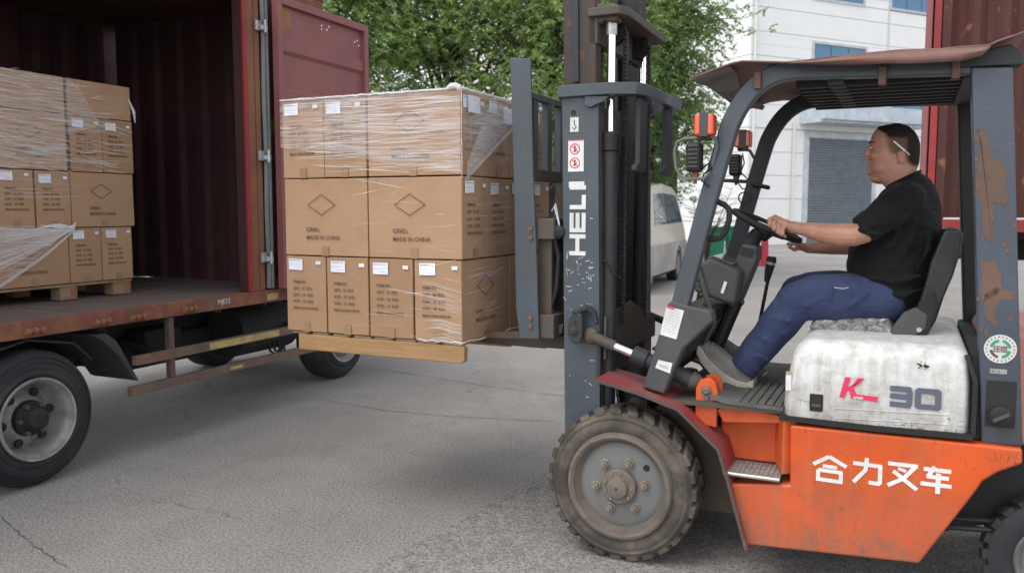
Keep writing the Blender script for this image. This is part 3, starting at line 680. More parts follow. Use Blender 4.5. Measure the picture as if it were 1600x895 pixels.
# corrugated inner end wall
m=MB(); pts=[]; y=.08; k=0
while y<2.3:
    pts+=[(XW,y),(XW,y+.10),(XW+.04,y+.14),(XW+.04,y+.24)]; y+=.28
pl=pts+[(XW+.06,pts[-1][1]),(XW+.06,pts[0][1])]
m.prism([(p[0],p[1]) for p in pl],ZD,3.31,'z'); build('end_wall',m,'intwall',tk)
m=MB(); pts=[]; x=-2.3
while x<XW:
    pts+=[(x,2.34),(x+.10,2.34),(x+.14,2.38),(x+.24,2.38)]; x+=.28
pl=pts+[(XE,2.38),(XE,2.45),(-2.42,2.45)]
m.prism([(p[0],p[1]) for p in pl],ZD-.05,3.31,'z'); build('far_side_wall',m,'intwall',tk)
m=MB(); m.box(-2.36,XE,.0,2.46,3.30,3.343); build('roof_sheet',m,'farcont',tk)
m=MB(); m.box(-2.42,-2.3,0,2.46,ZD-.05,3.34); build('end_wall',m,'farcont',tk)
m=MB(); m.box(XE-.1,XE,.0,.12,ZD+.006,3.238); build('end_frame',m,'farcont',tk,bev=.006)
m=MB(); m.box(2.05,XE-.1,.02,.06,ZD+.006,3.238); build('side_sheet',m,'farcont',tk)
m=MB(); m.box(XE-.17,XE+.01,-.01,.16,3.345,3.46); cc=build('corner_casting',m,'rail',tk,bev=.01)
m=MB(); m.tube([(XE-.08,-.012,3.40),(XE-.08,-.02,3.40)],.035,14); build('casting_hole',m,'chassis',cc)
# jamb
def colp(x0,x1,y0,y1,mat,name,par=tk,bev=.004,z0=ZD+.006,z1=3.236):
    m=MB(); m.box(x0,x1,y0,y1,z0,z1); return build(name,m,mat,par,bev=bev)
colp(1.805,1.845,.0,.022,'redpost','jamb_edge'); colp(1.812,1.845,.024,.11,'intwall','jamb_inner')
jm=colp(1.848,1.93,.012,.12,'rustpost','jamb_post'); colp(1.933,1.985,.004,.10,'rustpost','jamb_post')
m=MB(); m.tube([(2.005,-.01,ZD+.02)]+[(2.005+.004*math.sin(z*7),-.012,z) for z in np.arange(1.1,3.2,.12)]+[(2.005,-.01,3.23)],.017,8); build('door_seal',m,'seal',tk,smooth=True)
m=MB(); m.box(2.02,2.045,-.035,.0,ZD+.02,3.22); build('hinge_strip',m,'seal',tk,bev=.004)
for py in (40,243,403):
    z=TK.side(404,py,-.02)[1]
    m=MB(); m.box(1.925,1.985,-.022,.0,z-.038,z+.038); hb=build('hinge_bracket',m,'steel',tk,bev=.004)
    m=MB(); m.box(1.965,2.03,-.045,-.024,z-.03,z+.004); build('hinge_plate',m,'alu',hb,bev=.003)
    m=MB(); m.tube([(1.995,-.05,z-.05),(1.995,-.05,z+.045)],.011,10); build('hinge_pin',m,'steel',hb)
# open door leaf lying back along the side
dx0,dx1=2.065,3.29; dz0,dz1=.985,3.235; dy0,dy1=-.115,-.055
dr=MB(); dr.box(dx0+.05,dx1-.05,-.075,-.060,dz0+.05,dz1-.05); door=build('container_door',dr,'door',tk)
m=MB(); m.box(dx0,dx0+.055,dy0,dy1,dz0,dz1); build('door_frame',m,'door',door,bev=.004)
m=MB(); m.box(dx1-.06,dx1,dy0,dy1,dz0,dz1); build('door_frame',m,'door',door,bev=.004)
m=MB(); m.box(dx0+.057,dx1-.062,dy0,dy1,dz1-.06,dz1); build('door_frame',m,'door',door,bev=.004)
m=MB(); m.box(dx0+.057,dx1-.062,dy0,dy1,dz0,dz0+.06); build('door_frame',m,'door',door,bev=.004)
for z1 in (2.93,2.55,2.17,1.775,1.39):
    m=MB(); m.prism([(-.0755,z1-.125),(-.0755,z1),(-.098,z1-.022),(-.098,z1-.098)],dx0+.06,dx1-.065,'x'); build('door_rib',m,'door',door)
M['patch']=grimy('rusted plate patch',(.26,.12,.055),.8,0,(.34,.2,.1),.6,9,rust=.35,bmp=.5)
for (a,b_,c_,d_) in ((2.125,2.27,3.0,3.17),(2.125,2.30,1.93,2.09),(2.125,2.36,1.04,1.26)):
    m=MB(); m.add([(a,-.0775,c_),(b_,-.0775,c_+.01),(b_-.01,-.0775,d_),(a+.004,-.0775,d_+.012),(a,-.0755,c_),(b_,-.0755,c_+.01),(b_-.01,-.0755,d_),(a+.004,-.0755,d_+.012)],[(0,1,2,3),(7,6,5,4),(0,4,5,1),(1,5,6,2),(2,6,7,3),(3,7,4,0)]); build('repair_patch',m,'patch',door)
for (a,b_) in ((2.66,3.12),(2.73,3.1),(2.66,3.09),(2.76,3.13),(3.13,3.07),(3.19,3.05),(3.17,3.09)):
    m=MB(); m.ell((a,-.076,b_),(.009,.005,.009),8); build('rivet',m,'paper',door,smooth=True)
# hooks, reflectors and worn lettering on the bottom rail
for px,py in ((55,517),(160,503),(215,496),(297,483)):
    a,z=TK.side(px,py,-.02)
    m=MB(); m.tube([(a-.05,-.015,z),(a+.05,-.015,z+.004)],.014,8); m2=m
    for d in (-.045,0,.045): m.tube([(a+d-.012,-.02,z),(a+d+.012,-.02,z+.001)],.021,8)
    build('lashing_hook',m,'rustpost',tk,smooth=True)
m=MB(); put_text(m,'MJE32',.052,(1.46,-.0015,.915),(1,0,0),(0,0,1)); build('lettering',m,'white',tk)
m=MB(); m.box(1.99,2.12,-.004,-.001,.893,.945); build('paint_patch',m,'yellowpaint',tk)
# chassis
m=MB()
for yy in (.75,1.55): m.box(-2.2,4.2,yy-.04,yy+.04,.62,.84)
for xx in np.arange(-2,2.8,.5): m.box(xx,xx+.06,.06,2.3,.845,.87)
build('chassis_rail',m,'chassis',tk)
m=MB(); m.tube([(0.02,.25,.40),(0.02,2.1,.40)],.06,12); m.ell((0.02,1.15,.40),(.2,.2,.2)); build('rear_axle',m,'chassis',tk,smooth=True)
m=MB(); m.bar([(-.65,.62,.62),(-.3,.62,.5),(.02,.62,.46),(.35,.62,.5),(.75,.62,.62)],.08,.07); build('leaf_spring',m,'chassis',tk)
m=MB(); m.box(1.25,1.6,.5,.9,.45,.72); build('battery_box',m,'chassis',tk,bev=.02)
m=MB(); m.tube([(2.0,.45,.6),(2.7,.45,.6)],.2,20); build('air_tank',m,'chassis',tk,smooth=True)
m=MB(); m.tube([(.4,1.1,.45),(1.8,1.1,.5),(2.6,1.1,.55)],.05,8); build('drive_shaft',m,'chassis',tk,smooth=True)
m=MB(); m.box(1.15,2.9,.6,1.7,.42,.66); build('gearbox',m,'chassis',tk,bev=.05)
m=MB()
for k in range(3):
    m.tube([(2.3+.06*k,.3,.62),(2.34+.06*k,.28,.42),(2.45+.05*k,.3,.36),(2.56,.32,.5)],.011,6)
build('air_hose',m,'rubberblack',tk,smooth=True)
# mud flap behind the rear wheel
fp=[(130,522),(155,519),(172,531),(196,572),(208,594),(200,591),(176,556),(150,531)]
fpx=[TK.side(a,b_,.12) for a,b_ in fp]
m=MB(); m.prism(fpx,.06,.48,'y'); build('mud_flap',m,'flap',tk,bev=.008)
m=MB(); m.bar([(-.46,.25,.62),(-.3,.25,.8),(0,.25,.86),(.3,.25,.8),(.42,.25,.68)],.44,.012); build('inner_mudguard',m,'chassis',tk)
# side guard
def rail3(pa,pb,name,h):
    a=TK.side(*pa,.0); b_=TK.side(*pb,.0)
    m=MB(); m.box(a[0],b_[0]+.1,-.02,.025,a[1]-h/2,a[1]+h/2); return build(name,m,'guard',tk,bev=.004),a,b_
r1,a1,b1=rail3((210,564),(455,518),'side_guard_rail',.062)
r2,a2,b2=rail3((203,612),(500,547),'side_guard_rail',.06)
m=MB(); m.box(1.35,2.1,-.0225,-.0205,a1[1]-.024,a1[1]+.024); build('paint_band',m,'yellowpaint',r1)
m=MB(); m.box(1.55,1.68,-.0225,-.0205,a2[1]-.01,a2[1]+.01); build('paint_band',m,'yellowpaint',r2)
for xx in (1.03,2.5):
    m=MB(); m.box(xx,xx+.045,.028,.07,.40,.87); build('side_guard_post',m,'guard',tk,bev=.003)
    m=MB(); m.bar([(xx+.02,.05,.60),(xx+.02,.5,.66)],.04,.04,(1,0,0)); build('side_guard_stay',m,'chassis',tk)
def truck_wheel(x,y,r,rz=0):
    m=MB(); rr=r/.4
    m.lathe([(.30*1,.235*rr),(.0,.236*rr),(-.012,.262*rr),(-.004,.283*rr),(.001,.286*rr),(.0,.30*rr),(.006,.325*rr),(.001,.329*rr),(.004,.334*rr),(.012,.337*rr),(.015,.352*rr),(.009,.356*rr),(.035,.385*rr),(.06,.397*rr),(.23,.397*rr),(.27,.37*rr),(.29,.30*rr),(.30,.235*rr)],(x,y,r),64)
    for gy in (.09,.13,.165,.2): pass
    t=build('wheel',m,'tyreblack',tk,smooth=30)
    m=MB(); m.lathe([(-.008,.242*rr),(-.02,.237*rr),(-.016,.226*rr),(.006,.222*rr),(.02,.208*rr),(.05,.20*rr),(.11,.19*rr),(.135,.18*rr),(.13,.165*rr),(.105,.14*rr),(.085,.10*rr),(.08,.01)],(x,y,r),64)
    rm=build('rim',m,'silver',t,smooth=35)
    for k in range(6):
        a=k*math.pi/3+.15; c=Vector((x+.150*rr*math.cos(a),y+.108,r+.150*rr*math.sin(a)))
        m=MB(); m.lathe([(-.016,.001),(-.016,.024*rr),(-.004,.028*rr)],c,16); build('rim_hole',m,'chassis',rm)
    m=MB(); m.lathe([(.08,.105*rr),(.05,.10*rr),(.035,.075*rr),(.015,.066*rr),(-.02,.058*rr),(-.03,.045*rr),(-.032,.002)],(x,y,r),32); hb=build('hub',m,'chassis',t,smooth=35)
    for k in range(6):
        a=k*math.pi/3; m=MB(); m.hexnut((x+.088*rr*math.cos(a),y+.02,r+.088*rr*math.sin(a)),.014,.05); build('wheel_nut',m,'carriage',hb)
    return t
truck_wheel(.02,.0,.40)
wx=truck_wheel(0.02,.32,.40)
fy=TK.side(532,520,.32)
truck_wheel(3.36,.26,.40); truck_wheel(.02,1.75,.40); truck_wheel(3.36,1.75,.40)
# cab (hidden from here by the wrapped pallet)
m=MB(); m.prism([(2.95,.55),(2.95,2.2),(3.1,2.3),(4.1,2.3),(4.35,1.5),(4.45,1.3),(4.45,.6),(3.95,.55),(3.8,.86),(2.95,.86)],.35,2.3); cb=build('cab',m,'redpost',tk,bev=.05)
m=MB(); m.prism([(3.1,1.5),(3.1,2.15),(4.0,2.15),(4.22,1.5)],.343,.349); build('cab_window',m,'vanglass',cb)

# ============================================================ FORKLIFT
fk=thing('forklift',FK,(.5,.6,0),'orange and white forklift with blue grey mast lifting a wrapped pallet of cartons','forklift')
# ---- front wheels (solid lugged tyres)
WC=Vector((-.03,0,.354))
def front_wheel(y0,sgn):
    c=Vector((WC.x,y0,WC.z))
    def A(a): return a*sgn
    m=MB(); m.lathe([(A(.20),.24),(A(.014),.245),(A(.002),.262),(A(.0),.285),(A(.006),.30),(A(.002),.312),(A(.014),.326),(A(.022),.333),(A(.205),.333),(A(.22),.30),(A(.22),.245)],c,72)
    t=build('wheel',m,'tyre',fk,smooth=35)
    n=27
    for k in range(n):
        # each lug: outer block on the shoulder turning into the tread
        m=MB(); a0=2*math.pi*k/n; w=2*math.pi/n*.66
        def pt(a,y,r): return (c.x+r*math.cos(a),y0+A(y),c.z+r*math.sin(a))
        for (da,yA,yB,dtw) in ((0,.012,.112,.06),):
            q=[]
            for r in (.328,.355):
                f=1 if r<.34 else .9
                q+=[pt(a0-w/2*f,yA+(.0 if r<.34 else .004),r-.004*(r>.34)),pt(a0+w/2*f,yA+(.0 if r<.34 else .004),r-.004*(r>.34)),pt(a0+w/2*f+dtw,(yA+yB)/2,r),pt(a0+w/2*.6*f+dtw*2.1,yB,r),pt(a0-w/2*.6*f+dtw*2.1,yB,r),pt(a0-w/2*f+dtw,(yA+yB)/2,r)]
            m.add(q,[(5,4,3,2,1,0),(6,7,8,9,10,11),(0,1,7,6),(1,2,8,7),(2,3,9,8),(3,4,10,9),(4,5,11,10),(5,0,6,11)])
        q=[]
        for r in (.328,.353):
            q+=[pt(a0+.11-w/2,.13,r),pt(a0+.11+w/2,.13,r),pt(a0+w/2,.21,r-.01),pt(a0-w/2,.21,r-.01)]
        m2=MB(); 
        lug=build('tyre_lug',m,'tyre',t,bev=.004)
        m2.add(q,[(3,2,1,0),(4,5,6,7),(0,1,5,4),(1,2,6,5),(2,3,7,6),(3,0,4,7)]); build('tyre_lug',m2,'tyre',t)
    m=MB(); m.lathe([(A(.012),.248),(A(-.012),.240),(A(-.016),.228),(A(-.006),.216),(A(.012),.212),(A(.03),.195),(A(.05),.188),(A(.052),.16)],c,72); build('rim_ring',m,'rimbrown',t,smooth=35)
    m=MB(); m.lathe([(A(.035),.197),(A(.03),.187),(A(.024),.17),(A(.022),.08),(A(.02),.01)],c,72); dsk=build('wheel_disc',m,'disc',t,smooth=35)
    m=MB(); m.lathe([(A(.02),.082),(A(-.002),.08),(A(-.008),.074),(A(-.008),.05),(A(-.03),.045),(A(-.034),.03),(A(-.036),.002)],c,32); build('hub_cap',m,'rimbrown',t,smooth=35)
    m=MB(); m.lathe([(A(-.0365),.001),(A(-.0365),.006),(A(-.03),.007)],c,12); build('hub_centre',m,'black',t)
    for k in range(6):
        a=k*math.pi/3+math.radians(0)+.0; a=math.radians(8+60*k)
        p=(c.x+.116*math.cos(a),y0+A(.022),c.z+.116*math.sin(a))
        m=MB(); m.lathe([(A(.0),.025),(A(-.006),.024),(A(-.008),.018)],p,16); m.hexnut((p[0],p[1],p[2]),.0185,A(-.022),rot=k); m.lathe([(A(-.02),.009),(A(-.034),.0085),(A(-.035),.001)],p,10)
        build('wheel_nut',m,'nut',t)
    for k in range(9):
        a=2*math.pi*k/9; p=(c.x+.064*math.cos(a),y0+A(-.008),c.z+.064*math.sin(a)); m=MB(); m.hexnut(p,.0075,A(-.006)); build('hub_bolt',m,'nut',t)
    a=math.radians(38); p=(c.x+.155*math.cos(a),y0+A(.024),c.z+.155*math.sin(a)); m=MB(); m.lathe([(A(-.001),.001),(A(-.001),.016),(A(.004),.017)],p,14); build('valve_hole',m,'black',t)
    return t
front_wheel(.0,1); front_wheel(1.2,-1)
# ---- rear wheels
def rear_wheel(cx,y0,sgn):
    c=Vector((cx,y0,.265)); A=lambda a:a*sgn
    m=MB(); m.lathe([(A(.16),.15),(A(.006),.155),(A(.0),.17),(A(.0),.215),(A(.012),.24),(A(.03),.248),(A(.15),.248),(A(.17),.22)],c,56); t=build('wheel',m,'tyreblack',fk,smooth=35)
    for k in range(24):
        a0=2*math.pi*k/24; w=.16
        pt=lambda a,y,r:(c.x+r*math.cos(a),y0+A(y),c.z+r*math.sin(a))
        q=[]
        for r in (.243,.266): q+=[pt(a0-w/2,.01,r-.005),pt(a0+w/2,.01,r-.005),pt(a0+w/2+.12,.09,r),pt(a0-w/2+.12,.09,r)]
        m=MB(); m.add(q,[(3,2,1,0),(4,5,6,7),(0,1,5,4),(1,2,6,5),(2,3,7,6),(3,0,4,7)]); build('tyre_lug',m,'tyreblack',t)
    m=MB(); m.lathe([(A(.01),.158),(A(-.008),.15),(A(.0),.14),(A(.03),.125),(A(.04),.09),(A(.02),.05),(A(-.01),.04),(A(-.012),.002)],c,40); build('rim',m,'disc',t,smooth=35)
rear_wheel(1.68,.10,1); rear_wheel(1.68,1.10,-1)
# ---- fender
near=[(928,593),(996,614),(1059,639),(1104,684),(1122,702),(1137,751),(1150,800),(1166,859)]
np_=[FK.side(a,b_,-.02) for a,b_ in near]
m=MB(); m.bar([(a,.13,z) for a,z in np_],.30,.009,(0,1,0)); fd=build('fender',m,'red',fk,bev=.004)
m=MB(); m.bar([(a,-.0225,z-.001) for a,z in np_],.004,.013,(0,1,0)); build('fender_edge',m,'carriage',fd)
m=MB(); m.bar([(a,1.07,z) for a,z in np_],.30,.016,(0,1,0)); build('fender',m,'red',fk,bev=.004)
inn=[FK.side(a,b_,.28) for a,b_ in ((1075,660),(1140,760),(1150,810),(1085,815))]
m=MB(); m.prism([(a,z) for a,z in ((-.1,.5),(.22,.83),(.40,.66),(.50,.3),(.50,.2),(.3,.22),(.2,.3),(.0,.3))],.285,.3); m.box(-.1,1.2,.3,.9,.2,.45); build('inner_panel',m,'carriage',fk)
m=MB(); m.tube([(WC.x,.2,WC.z),(WC.x,1.0,WC.z)],.1,20); build('front_axle',m,'black',fk)
# ---- orange frame side, both sides
def body_side(y0,y1,nm):
    pts=[(1137,755),(1166,851),(1436,881),(1521,773),(1536,752),(1560,738),(1598,725),(1598,702),(1530,694),(1234,664),(1234,757)]
    pp=[FK.side(a,b_,.02) for a,b_ in pts]
    m=MB(); m.prism(pp,y0,y1); return build('body_side',m,'orange',fk,bev=.012,seg=3)
bs=body_side(.02,.2,'near'); body_side(1.0,1.18,'far')
# recessed panel over the step, step tread, slanted side
zt=FK.side(1140,641,.20)[1]; xa=.40; xb=.672
m=MB(); m.box(xa-.02,xb+.03,.2,.27,.49,.735); build('recess_panel',m,'orange',fk,bev=.012,seg=3)
m=MB(); m.add([(xb,.022,.50),(xb+.0,.022,.735),(xb-.055,.199,.735),(xb-.055,.199,.50),(xb+.05,.06,.50),(xb+.05,.06,.73),(xb+.0,.26,.73),(xb+.0,.26,.50)],[(0,1,2,3),(7,6,5,4),(0,4,5,1),(1,5,6,2),(2,6,7,3),(3,7,4,0)]); build('recess_side',m,'orange',fk,bev=.006)
m=MB(); m.box(.43,xb-.005,.012,.2,.482,.49); st=build('step',m,'tread',fk)
m=MB(); m.tube([(.435,.010,.480),(xb-.006,.010,.480)],.010,10); build('step_edge',m,'steel',st,smooth=True)
for i in range(11):
    for j in range(6):
        m=MB(); a=.447+i*.02; b_=.03+j*.028+(i%2)*.012; m.lathe([(.0,.0068),(.003,.0048),(.003,.001)],(a,b_,.4902),8,'z'); build('tread_stud',m,'tread',st)
m=MB(); m.box(.36,1.3,.27,.95,.60,.74); build('frame_box',m,'orange',fk,bev=.01)
m=MB(); m.prism(poly([(1120,640),(1132,633),(1215,648),(1234,662),(1130,660)],.1),.1,.26); build('frame_top',m,'orange',fk,bev=.006)
# dark floor pan under and rear arch
m=MB(); m.prism([(1.2,.24),(1.42,.62),(1.6,.70),(1.9,.7),(1.9,.5),(1.35,.3)],.26,.98); build('rear_arch',m,'black',fk)
m=MB(); m.tube([(1.3,.14,.34),(1.56,.14,.36)],.012,8); m.tube([(1.3,.16,.37),(1.56,.16,.39)],.009,8); build('steer_rod',m,'black',fk)
# ---- hood
hp=[(1220,655),(1217,640),(1224,592),(1236,562),(1258,538),(1300,528),(1495,531),(1510,560),(1515,610),(1515,681)]
hpp=[FK.side(a,b_,.03) for a,b_ in hp]
hz=hpp[5][1]
hpp=[(.668,.742),(.662,.775),(.676,.90),(.695,.985),(.735,1.04),(.79,1.062),(.9,1.068),(1.25,1.072),(1.305,1.06),(1.335,1.0),(1.348,.9),(1.352,.752)]
fine=[]
def arc(cx,cz,r,a0,a1,n=7): return [(cx+r*math.cos(rad(a0+(a1-a0)*i/n)),cz+r*math.sin(rad(a0+(a1-a0)*i/n))) for i in range(n+1)]
hpp=[(.668,.742),(.664,.80),(.672,.88)]+[(.686,.955)]+arc(.775,.985,.083,168,92)+[(1.0,1.072),(1.2,1.074)]+arc(1.29,1.02,.054,88,8)+[(1.350,.95),(1.354,.80),(1.354,.742)]
rings=[]; HR=.085
for sd_ in (0,1):
    seq=[(HR*(1-math.cos(rad(a))),HR*(1-math.sin(rad(a)))) for a in (0,14,28,42,56,70,82,90)]  # (outward run, inset)
    out=[]
    for k_,a in enumerate((90,78,64,50,36,22,10,0)):
        inset=HR*(1-math.cos(rad(a))); yy=HR*(1-math.sin(rad(a)))
        ring=[]
        for (x_,z_) in hpp:
            top=min(1,max(0,(z_-.90)/.17)); cxx=1.01
            endf=.35
            x2=x_+(1 if x_<cxx else -1)*inset*endf*(1 if abs(x_-cxx)>.2 else 0)
            ring.append((x2,(.030+yy*1.0+.012*top) if sd_==0 else (1.17-yy-.012*top),z_-inset*top*.95))
        out.append(ring)
    rings+= out if sd_==0 else out[::-1]
m=MB(); m.loft(rings); hood=build('hood',m,'hood',fk,smooth=32)
for e in hood.data.edges: pass
m=MB(); m.bar([(.655,.035,.742),(1.0,.03,.737),(1.362,.03,.742)],.03,.022,(0,1,0)); m.bar([(1.362,.04,.74),(1.363,.045,.95),(1.33,.06,1.05)],.035,.016,(0,1,0)); build('hood_seal',m,'rubberblack',fk)
m=MB(); m.box(1.345,1.40,.07,1.1,.72,1.065); build('hood_rear_trim',m,'rubberblack',fk,bev=.01)
# latch
hx,hz=FK.side(1277,629,.028)
m=MB(); m.box(hx-.03,hx+.022,.024,.034,hz-.036,hz+.036); lt=build('hood_latch',m,'rubberblack',hood,bev=.006)
m=MB(); m.box(hx-.022,hx+.014,.021,.0238,hz-.002,hz+.028); build('latch_cup',m,'black',lt); m=MB(); m.box(hx-.02,hx+.014,.020,.0238,hz-.016,hz-.004); build('latch_tab',m,'greyc',lt)
# pressed lines
for py in (640,655):
    a=FK.side(1305,py-2,.028); b_=FK.side(1482,py+8,.028); m=MB(); m.tube([(a[0],.0305,a[1]),(b_[0],.0305,b_[1])],.003,6); build('pressed_line',m,'hood',hood)
# K logo and 30
def decal_stroke(m,strokes,org,sx,sz,w,ux=(1,0,0),uz=(0,0,1),nrm=(0,-1,0),sh=0,th=.0012):
    for q in strokes:
        a,b_=q[0],q[1]; ww=q[2]*w if len(q)>2 else w
        f=lambda p:((p[0]+sh*p[1])*sx,p[1]*sz)
        stroke(m,f(a),f(b_),ww,org,ux,uz,nrm,th)
def K_at(px,py,L): a=FK.side(px,py,L); return (a[0],L,a[1])
o_=K_at(1311,621,.022)
m=MB(); q=lambda pts,mm,y:mm.prism([(o_[0]+(a+.28*b_)*.072,o_[2]+b_*.085) for a,b_ in pts],y,y+.001)
q([(.0,0),(.28,0),(.28,1.0),(.0,1.0)],m,.0290); q([(.30,.52),(.30,.30),(.66,1.0),(1.0,1.0),(.58,.50)],m,.0287); q([(.30,.55),(.55,.58),(.98,0),(.62,0)],m,.0284)
q([(.80,0),(1.95,-.05),(1.95,.18),(.75,.22)],m,.0281); build('logo_letter',m,'pink',hood)
m=MB(); put_text(m,'SERIES',.013,(o_[0]+.052,.0275,o_[2]+.001),(1,0,-.03),(0,0,1),shear=.3,bold=.0004); build('logo_text',m,'white',hood)
o_=K_at(1390,631,.022); ux=(1,0,.0)
m=MB(); W_=.021
S3=[((0,1),(1,1)),((0,.53),(1,.5)),((0,0),(1,0))]
decal_stroke(m,S3,(o_[0],.0290,o_[2]),.075,.062,W_); decal_stroke(m,[((.93,1.0),(.93,0))],(o_[0],.0287,o_[2]),.075,.062,W_*.9)
decal_stroke(m,[((1.28,1),(2.3,1)),((1.28,0),(2.3,0))],(o_[0],.0290,o_[2]),.075,.062,W_); decal_stroke(m,[((1.32,1.08),(1.32,-.08)),((2.26,1.08),(2.26,-.08))],(o_[0],.0287,o_[2]),.075,.062,W_)
build('number',m,'greydecal',hood)
for px,py in ((1230,585),):
    a=K_at(px,py+8,.025); m=MB(); m.box(a[0]-.004,a[0]+.022,.0,.0,0,0) if False else m.box(a[0]-.006,a[0]+.016,.0285,.0300,a[2]-.045,a[2]+.03); stq=build('sticker',m,'white',hood); m=MB(); m.box(a[0]-.006,a[0]+.016,.0272,.0283,a[2]+.02,a[2]+.035); build('sticker_band',m,'yellowpaint',stq)
# paint chips near the number
m=MB(); rr=random.Random(3)
for i in range(14):
    a=K_at(1428+rr.uniform(0,28),572+rr.gauss(0,3),.018); r_=rr.uniform(.002,.006); m.prism([(a[0]+r_*math.cos(t)*rr.uniform(.6,1.5),a[2]+r_*math.sin(t)*rr.uniform(.5,1)) for t in np.arange(0,6.2,1.05)],.0330,.0345)
build('paint_chip',m,'black',hood)['kind']='stuff'
# ---- white characters on the orange side
CH={'he':[((.46,1.0),(-.02,.62),1),((.46,1.0),(1.0,.66),1),((.28,.60),(.72,.58),.9),((.14,.42),(.88,.40),1),((.14,.42),(.14,.0),1),((.84,.42),(.84,.0),1),((.08,.04),(.90,.02),1)],
 'li':[((.02,.76),(.98,.74),1),((.93,.78),(.93,.04),1),((.95,.04),(.56,.06),1),((.48,1.02),(.44,.5),1),((.45,.55),(.05,.0),1)],
 'cha':[((.0,.90),(.98,.90),1),((.9,.88),(.52,.35),1),((.55,.38),(.02,.02),1),((.18,.62),(.55,.33),1),((.5,.36),(.98,-.02),1),((.34,.74),(.6,.66),.8)],
 'che':[((.08,.86),(.96,.86),1),((.44,1.0),(.22,.54),1),((.18,.56),(.9,.56),1),((.0,.24),(1.0,.24),1),((.56,.74),(.56,-.12),1.1)]}
for nm,(pl,pr) in {'he':(1271,1322),'li':(1331,1378),'cha':(1386,1434),'che':(1438,1487)}.items():
    yb={'he':748,'li':752,'cha':758,'che':763}[nm]; yt={'he':710,'li':713,'cha':719,'che':726}[nm]
    a=FK.side(pl,yb,.019); b_=FK.side(pr,yb,.019); c_=FK.side(pl,yt,.019)
    for k,s_ in enumerate(CH[nm]):
        m=MB(); decal_stroke(m,[s_],(a[0],.0195-.0002*k,a[1]),b_[0]-a[0],c_[1]-a[1],.0155); 
        if k==0: root=build('side_lettering',m,'white',bs)
        else: build('letter_stroke',m,'white',root)
# ---- floor and mat
m=MB(); m.prism([(.15,.745),(.15,.76),(.48,.775),(.68,.78),(.68,.745)],.07,1.12); build('floor_plate',m,'carriage',fk)
mt_=MB(); ring=[]
prof=[(.36,.80),(.42,.783),(.52,.779),(.60,.777),(.665,.774)]
mt_.loft([[(a,.06+.0*i,z+.0) for a,z in prof]+[(a,.06,z-.014) for a,z in prof[::-1]],[(a,1.1,z) for a,z in prof]+[(a,1.1,z-.014) for a,z in prof[::-1]]]); mat_=build('floor_mat',mt_,'mat',fk)
for i in range(6):
    for j in range(10):
        a=.46+i*.034; m=MB(); m.box(a,a+.026,.075+j*.05,.115+j*.05,.778,.786); build('mat_tile',m,'mat',mat_,bev=.002)
# ---- tilt cylinder bracket (orange)
e=K_at(1104,611,.10)
m=MB(); m.prism(poly([(1086,658),(1087,606),(1094,593),(1108,590),(1118,598),(1121,612),(1119,668),(1100,664)],.09),.09,.115); ob=build('tilt_bracket',m,'orange',fk,bev=.005)
m=MB(); m.prism(poly([(1086,650),(1087,606),(1094,593),(1108,590),(1118,598),(1121,612),(1119,660)],.09),.20,.22); build('tilt_bracket',m,'orange',fk,bev=.005)
bx_=FK.side(1104,610,.088)
m=MB(); m.lathe([(.0,.001),(-.016,.001),(-.018,.010),(-.01,.017),(.0,.021)],(bx_[0],.088,bx_[1]),20); m.prism([(bx_[0]+a,bx_[1]+b_) for a,b_ in ((-.022,.0),(-.015,.018),(.015,.018),(.022,0),(.008,-.042),(-.008,-.042))],.081,.088); build('pivot_pin',m,'rimbrown',ob,smooth=True)
# tilt cylinder
p0=S(905,520,.14); p1=S(1104,610,.15)
p0=Vector((FK.side(908,518,.12)[0],.12,FK.side(908,518,.12)[1])); p1=Vector((bx_[0],.155,bx_[1]))
D=p1-p0
tc=MB(); tc.tube([p0+D*.10,p0+D*.27],.026,16); tc.ell(p0+D*.08,(.04,.025,.04)); tcy=build('tilt_cylinder',tc,'carriage',fk,smooth=True)
m=MB(); m.tube([p0+D*.26,p0+D*.42],.0185,18); build('tilt_rod',m,'chrome',tcy,smooth=True)
m=MB(); m.tube([p0+D*.41,p0+D*.415,p0+D*.52,p0+D*.53],[.03,.043,.043,.038],20); m.tube([p0+D*.53,p0+D*.90,p0+D*.905],[.036,.036,.03],20); build('cylinder_barrel',m,'bluedark',tcy,smooth=35)
m=MB(); m.tube([p0+D*.86,p0+D*.88,p0+D*.93],[.041,.041,.03],20); m.ell(p1,(.04,.03,.04)); build('cylinder_end',m,'carriage',tcy,smooth=35)
# far tilt cylinder
q0=Vector((p0.x,1.05,p0.z)); q1=Vector((p1.x,1.04,p1.z)); m=MB(); m.tube([q0,q0.lerp(q1,.45)],.02,12); m.tube([q0.lerp(q1,.45),q1],.036,14); build('tilt_cylinder',m,'black',fk,smooth=35)
# mast eye bracket
e=[(888,503),(893,489),(905,481),(918,478),(930,484),(935,500),(935,520),(922,522),(915,535),(905,539),(893,534),(887,522)]
m=MB(); m.prism(poly([(886,512),(890,494),(900,487),(909,492),(910,505),(909,525),(905,537),(895,537),(888,528)],.075),.075,.10); eb=build('tilt_eye',m,'bluedark',fk,bev=.008,seg=3)
m=MB(); m.bar([S(896,490,.09),S(915,480,.12),S(928,486,.14),S(934,505,.145)],.05,.022,(0,1,0)); build('tilt_eye_strap',m,'bluedark',eb,bev=.006)
c_=FK.side(897,517,.075); m=MB(); m.lathe([(0,.02),(-.008,.019),(-.01,.012),(-.016,.011),(-.016,.001)],(c_[0],.075,c_[1]),18); m.hexnut((c_[0]+.002,.075,c_[1]+.042),.007,-.008); build('tilt_pin',m,'bluedark',eb)

